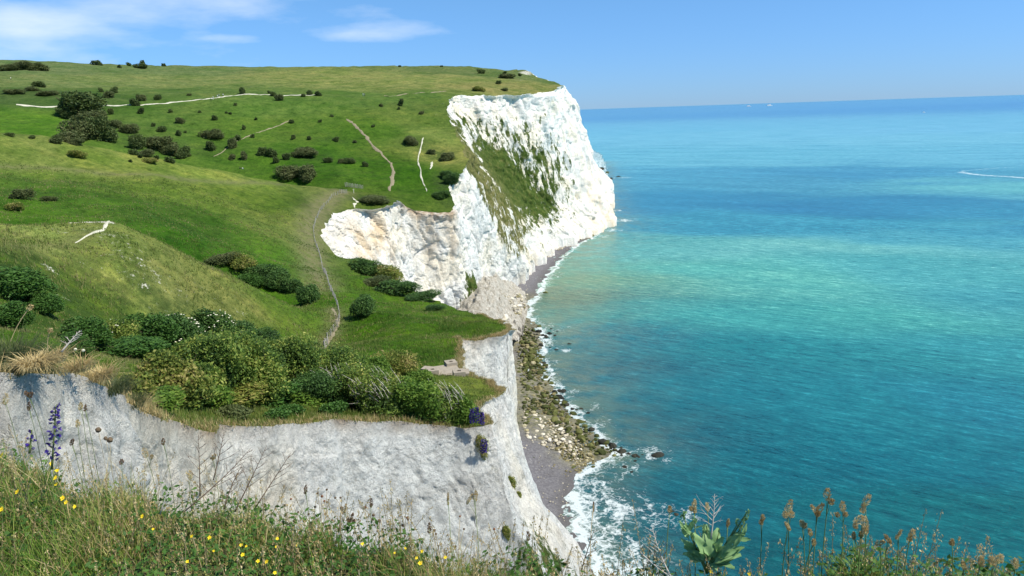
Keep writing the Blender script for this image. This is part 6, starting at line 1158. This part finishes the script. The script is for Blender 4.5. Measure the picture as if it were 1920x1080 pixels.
def onface(px, py, d):
    r = ray(float(px), float(py)); h_ = _bv.ray_cast(Vector(EYE), Vector(r).normalized()); return np.array(h_[0]) if h_[0] is not None else P(px, py, d)
def face_tuft(px, py, d, w, h, mat, label):
    q = onface(px, py, d); e = empty('cliff_plant', tuple(q), label, 'cliff plant'); V, Fc = leafcloud(1300, .075, [(0, 0, 0, w*.5, w*.3, h*.5), (w*.15, 0, -h*.3, w*.3, w*.25, h*.35), (-w*.15, 0, h*.2, w*.3, w*.25, h*.3)], int(px), zmin=-9); link('foliage', mesh_np('foliage', V, Fc, [mat]), e); b = branches(w*.6, h*.5, 5, int(px), .02); b.build('woody_base', M_bark, e)
face_tuft(903, 836, 46.6, .95, 1.7, M_olive, 'brown green plant clump clinging to the face below the corner'); face_tuft(958, 905, 45.8, .8, 1.2, M_olive, 'olive plant clump on the seaward face'); face_tuft(972, 928, 45.6, .5, .6, M_olive, 'smaller olive clump just below another on the seaward face'); face_tuft(950, 1000, 44.6, .65, 1.1, M_olive, 'olive plant clump low on the face near the bottom')
# white dead twigs and brown twigs
def twig(root, tip, mat, label, n=14, r0=.003, name='dead_twig', lat=.4):
    root, tip = np.asarray(root), np.asarray(tip); e = empty(name, tuple(root), label, 'dead plant'); ax = tip-root; L_ = np.linalg.norm(ax); mb = MB(); main = arc((0, 0, 0), ax, r_.normal(size=3)*.06*L_, 8); mb.tube(main, np.linspace(r0, r0*.25, 8), 5); mb.build('main_stem', mat, e, True); bb = MB()
    for k in range(n):
        t_ = .25+.7*(k+.5)/n; i = int(t_*7); p0 = main[i]*(1-(t_*7-i))+main[min(i+1, 7)]*(t_*7-i); sd2 = (1 if k % 2 else -1); dv = ax/L_*r_.uniform(.5, 1)+RT*sd2*r_.uniform(.4, 1.1)+np.array([0, r_.normal()*.3, 0]); l2 = L_*lat*(1.1-t_)*r_.uniform(.6, 1.2); p1 = p0+dv*l2
        bb.tube(arc(p0, p1, np.array([0, 0, -.05*l2]), 4), np.linspace(r0*.45, r0*.15, 4), 4)
        for j in range(3): p2 = p0+(p1-p0)*r_.uniform(.4, .95); bb.tube(np.array([p2, p2+(dv+r_.normal(size=3)*.5)*l2*.4]), np.array([r0*.22, r0*.1]), 3)
    bb.build('side_twigs', mat, e); return e
twig(P(1333, 1010, 2.3), P(1340, 926, 2.35), M_twig, 'white dead twig rising behind the cabbage leaves'); twig(P(1260, 1085, 2.25), P(1222, 985, 2.35), M_twig, 'white dead twig spreading at the cliff edge left of the cabbage'); twig(P(1200, 1035, 2.3), P(1262, 1085, 2.2), M_twig, 'pale dry stalk lying across the grass below the twig', 5)
for (a, b_, lab) in (((345, 960, 3.0), (470, 840, 3.05), 'long brown bare twig leaning right before the chalk'), ((375, 930, 3.05), (372, 815, 3.1), 'upright forked bare twig before the chalk'), ((440, 960, 2.95), (500, 835, 3.0), 'steep bare twig in the middle of the tangle'), ((480, 950, 2.95), (545, 850, 3.0), 'right hand bare twig of the tangle'), ((400, 900, 3.0), (420, 810, 3.05), 'thin upright twig behind the tangle'), ((300, 965, 3.1), (330, 870, 3.1), 'pale crooked twig left of the tangle'), ((420, 955, 2.95), (455, 870, 3.0), 'short dense twig at the heart of the tangle'), ((1090, 1070, 2.6), (1115, 990, 2.6), 'thin broken stalk near the corner of the cliff')):
    twig(P(*a), P(*b_), M_twigb if 'pale' not in lab else M_twig, lab, 10, .003)
tw = twig(P(115, 660, 15.9), P(150, 620, 15.9), M_twig, 'pale curled dry stalk above the golden tussock', 8, .02, 'dry_stalk')
seed_stem_far = [((20, 640), (58, 574), 'tall dry oat like stem at the left edge behind the tussocks'), ((90, 660), (95, 618), 'short stem with a small pale head beside the dry stalk')]
for (a, b_, lab) in seed_stem_far:
    p0, p1 = P(*a, 16.5), P(*b_, 16.5); e = empty('oat_grass', tuple(p0), lab, 'grass stem'); mb = MB(); mb.tube(arc((0, 0, 0), p1-p0, (-.05, 0, .05), 6), .008, 4); mb.build('stem', M_drystem, e); V = []
    spike(None, (p1-p0)*.86, (p1-p0)*1.05, 60, .05, .022, V); quads('seed_head', V, M_seed, e)
for (px, py, d, lab) in ((141, 655, 17.0, 'left of two small round cream flower heads on the chalk rim'), (156, 657, 17.0, 'right of two small round cream flower heads on the chalk rim')):
    p1 = P(px, py, d); p0 = P(px-2, py+32, d); e = empty('cream_flower', tuple(p0), lab, 'flower'); mb = MB(); mb.tube(arc((0, 0, 0), p1-p0, (0, 0, 0), 4), .006, 4); mb.build('stem', M_stem, e); kb = MB(); kb.blob(p1-p0, (.035, .035, .028), 2, .2, 4, 2); kb.build('flower_head', M_cream, e)
# sea cabbage
q0 = P(1325, 1062, 2.32); e = empty('sea_cabbage', tuple(q0), 'blue green sea cabbage with broad wavy leaves at the cliff edge', 'plant')
def bigleaf(c0, dirv, L_, w, parent, curl=.5, nm='leaf'):
    dirv = np.asarray(dirv, float); dirv /= np.linalg.norm(dirv); side = np.cross(dirv, [0, -.6, .8]); side /= np.linalg.norm(side)+1e-9; nn = np.cross(side, dirv); nu, nv2 = 11, 7; V = []
    ph = r_.uniform(0, 6)
    for i in range(nu):
        t_ = i/(nu-1); ww = w*math.sin(min(1, t_*1.02+.05)**.8*math.pi*.94)**.7*.5 if t_ > .12 else w*.06
        for j in range(nv2): s_ = (j/(nv2-1)-.5)*2; p_ = np.asarray(c0)+dirv*L_*t_*(1-.2*curl*t_)+side*ww*s_*(1+.10*math.sin(9*t_+ph+s_))+nn*(.22*ww*abs(s_)**1.6+.16*w*math.sin(10*t_+ph+3*s_)*abs(s_)-curl*L_*.35*t_*t_); V.append(p_)
    V = np.array(V); link(nm, mesh_np(nm, V, gridfaces(nu, nv2), [M_cabb], True), parent)
def off(px, py, d=2.32): return (P(1330+(px-1330)*.9, 1065+(py-1065)*.88, d))-q0
LEAVES = [((1325, 1040), (1300, 985), 34), ((1325, 1035), (1325, 975), 36), ((1330, 1035), (1352, 990), 36), ((1320, 1045), (1282, 1012), 34), ((1335, 1045), (1375, 1030), 38), ((1322, 1045), (1290, 1035), 30), ((1330, 1040), (1340, 1010), 34), ((1335, 1045), (1385, 1012), 26), ((1325, 1045), (1310, 1012), 30), ((1318, 1048), (1278, 995), 22), ((1340, 1038), (1360, 1000), 26), ((1328, 1048), (1345, 1050), 30), ((1320, 1050), (1300, 1045), 26), ((1335, 1050), (1372, 1048), 26), ((1285, 1000), (1272, 970), 18), ((1283, 985), (1276, 955), 14), ((1288, 995), (1297, 968), 16), ((1300, 985), (1306, 962), 14), ((1375, 1015), (1398, 985), 18), ((1385, 1005), (1410, 998), 16), ((1380, 1000), (1388, 972), 14), ((1392, 995), (1404, 968), 12), ((1365, 1012), (1378, 985), 18), ((1335, 1030), (1330, 995), 30), ((1345, 1030), (1368, 1008), 24), ((1310, 1035), (1285, 1022), 26)]
LEAVES += [((a[0]+r_.uniform(-8, 8), a[1]+r_.uniform(-6, 6)), (b_[0]+r_.uniform(-14, 14), b_[1]+r_.uniform(-8, 14)), w_*.8) for a, b_, w_ in LEAVES[:16]]
for (a, b_, w_) in LEAVES:
    c0 = off(*a)+np.array([0, r_.uniform(-.03, .03), 0]); c1 = off(*b_)+np.array([0, r_.uniform(-.05, .02), 0]); bigleaf(c0, c1-c0, np.linalg.norm(c1-c0)*1.15, px2m(w_*.66, 2.32), e, r_.uniform(.1, .9))
mb = MB()
for b_ in ((1276, 955), (1300, 985), (1325, 975), (1388, 972), (1404, 968), (1409, 945), (1350, 990)): mb.tube(arc(off(1325, 1075), off(*b_), off(1325, 1040)*0+np.array([0, 0, -.01]), 6), np.linspace(.005, .0015, 6), 5)
mb.build('stem', M_stem, e, True)
V = []; spike(None, off(1406, 962), off(1411, 942), 60, .006, .005, V); quads('flower_bud', V, M_cabb, e); V = []
for c_ in ((1274, 957), (1279, 950), (1300, 962), (1390, 968), (1402, 964), (1396, 980)): spike(None, off(c_[0], c_[1]+6), off(c_[0], c_[1]-6), 22, .007, .006, V, flat=.6)
quads('bud_cluster', V[:3], M_cabb, e); quads('bud_cluster', V[3:], M_cabb, e)
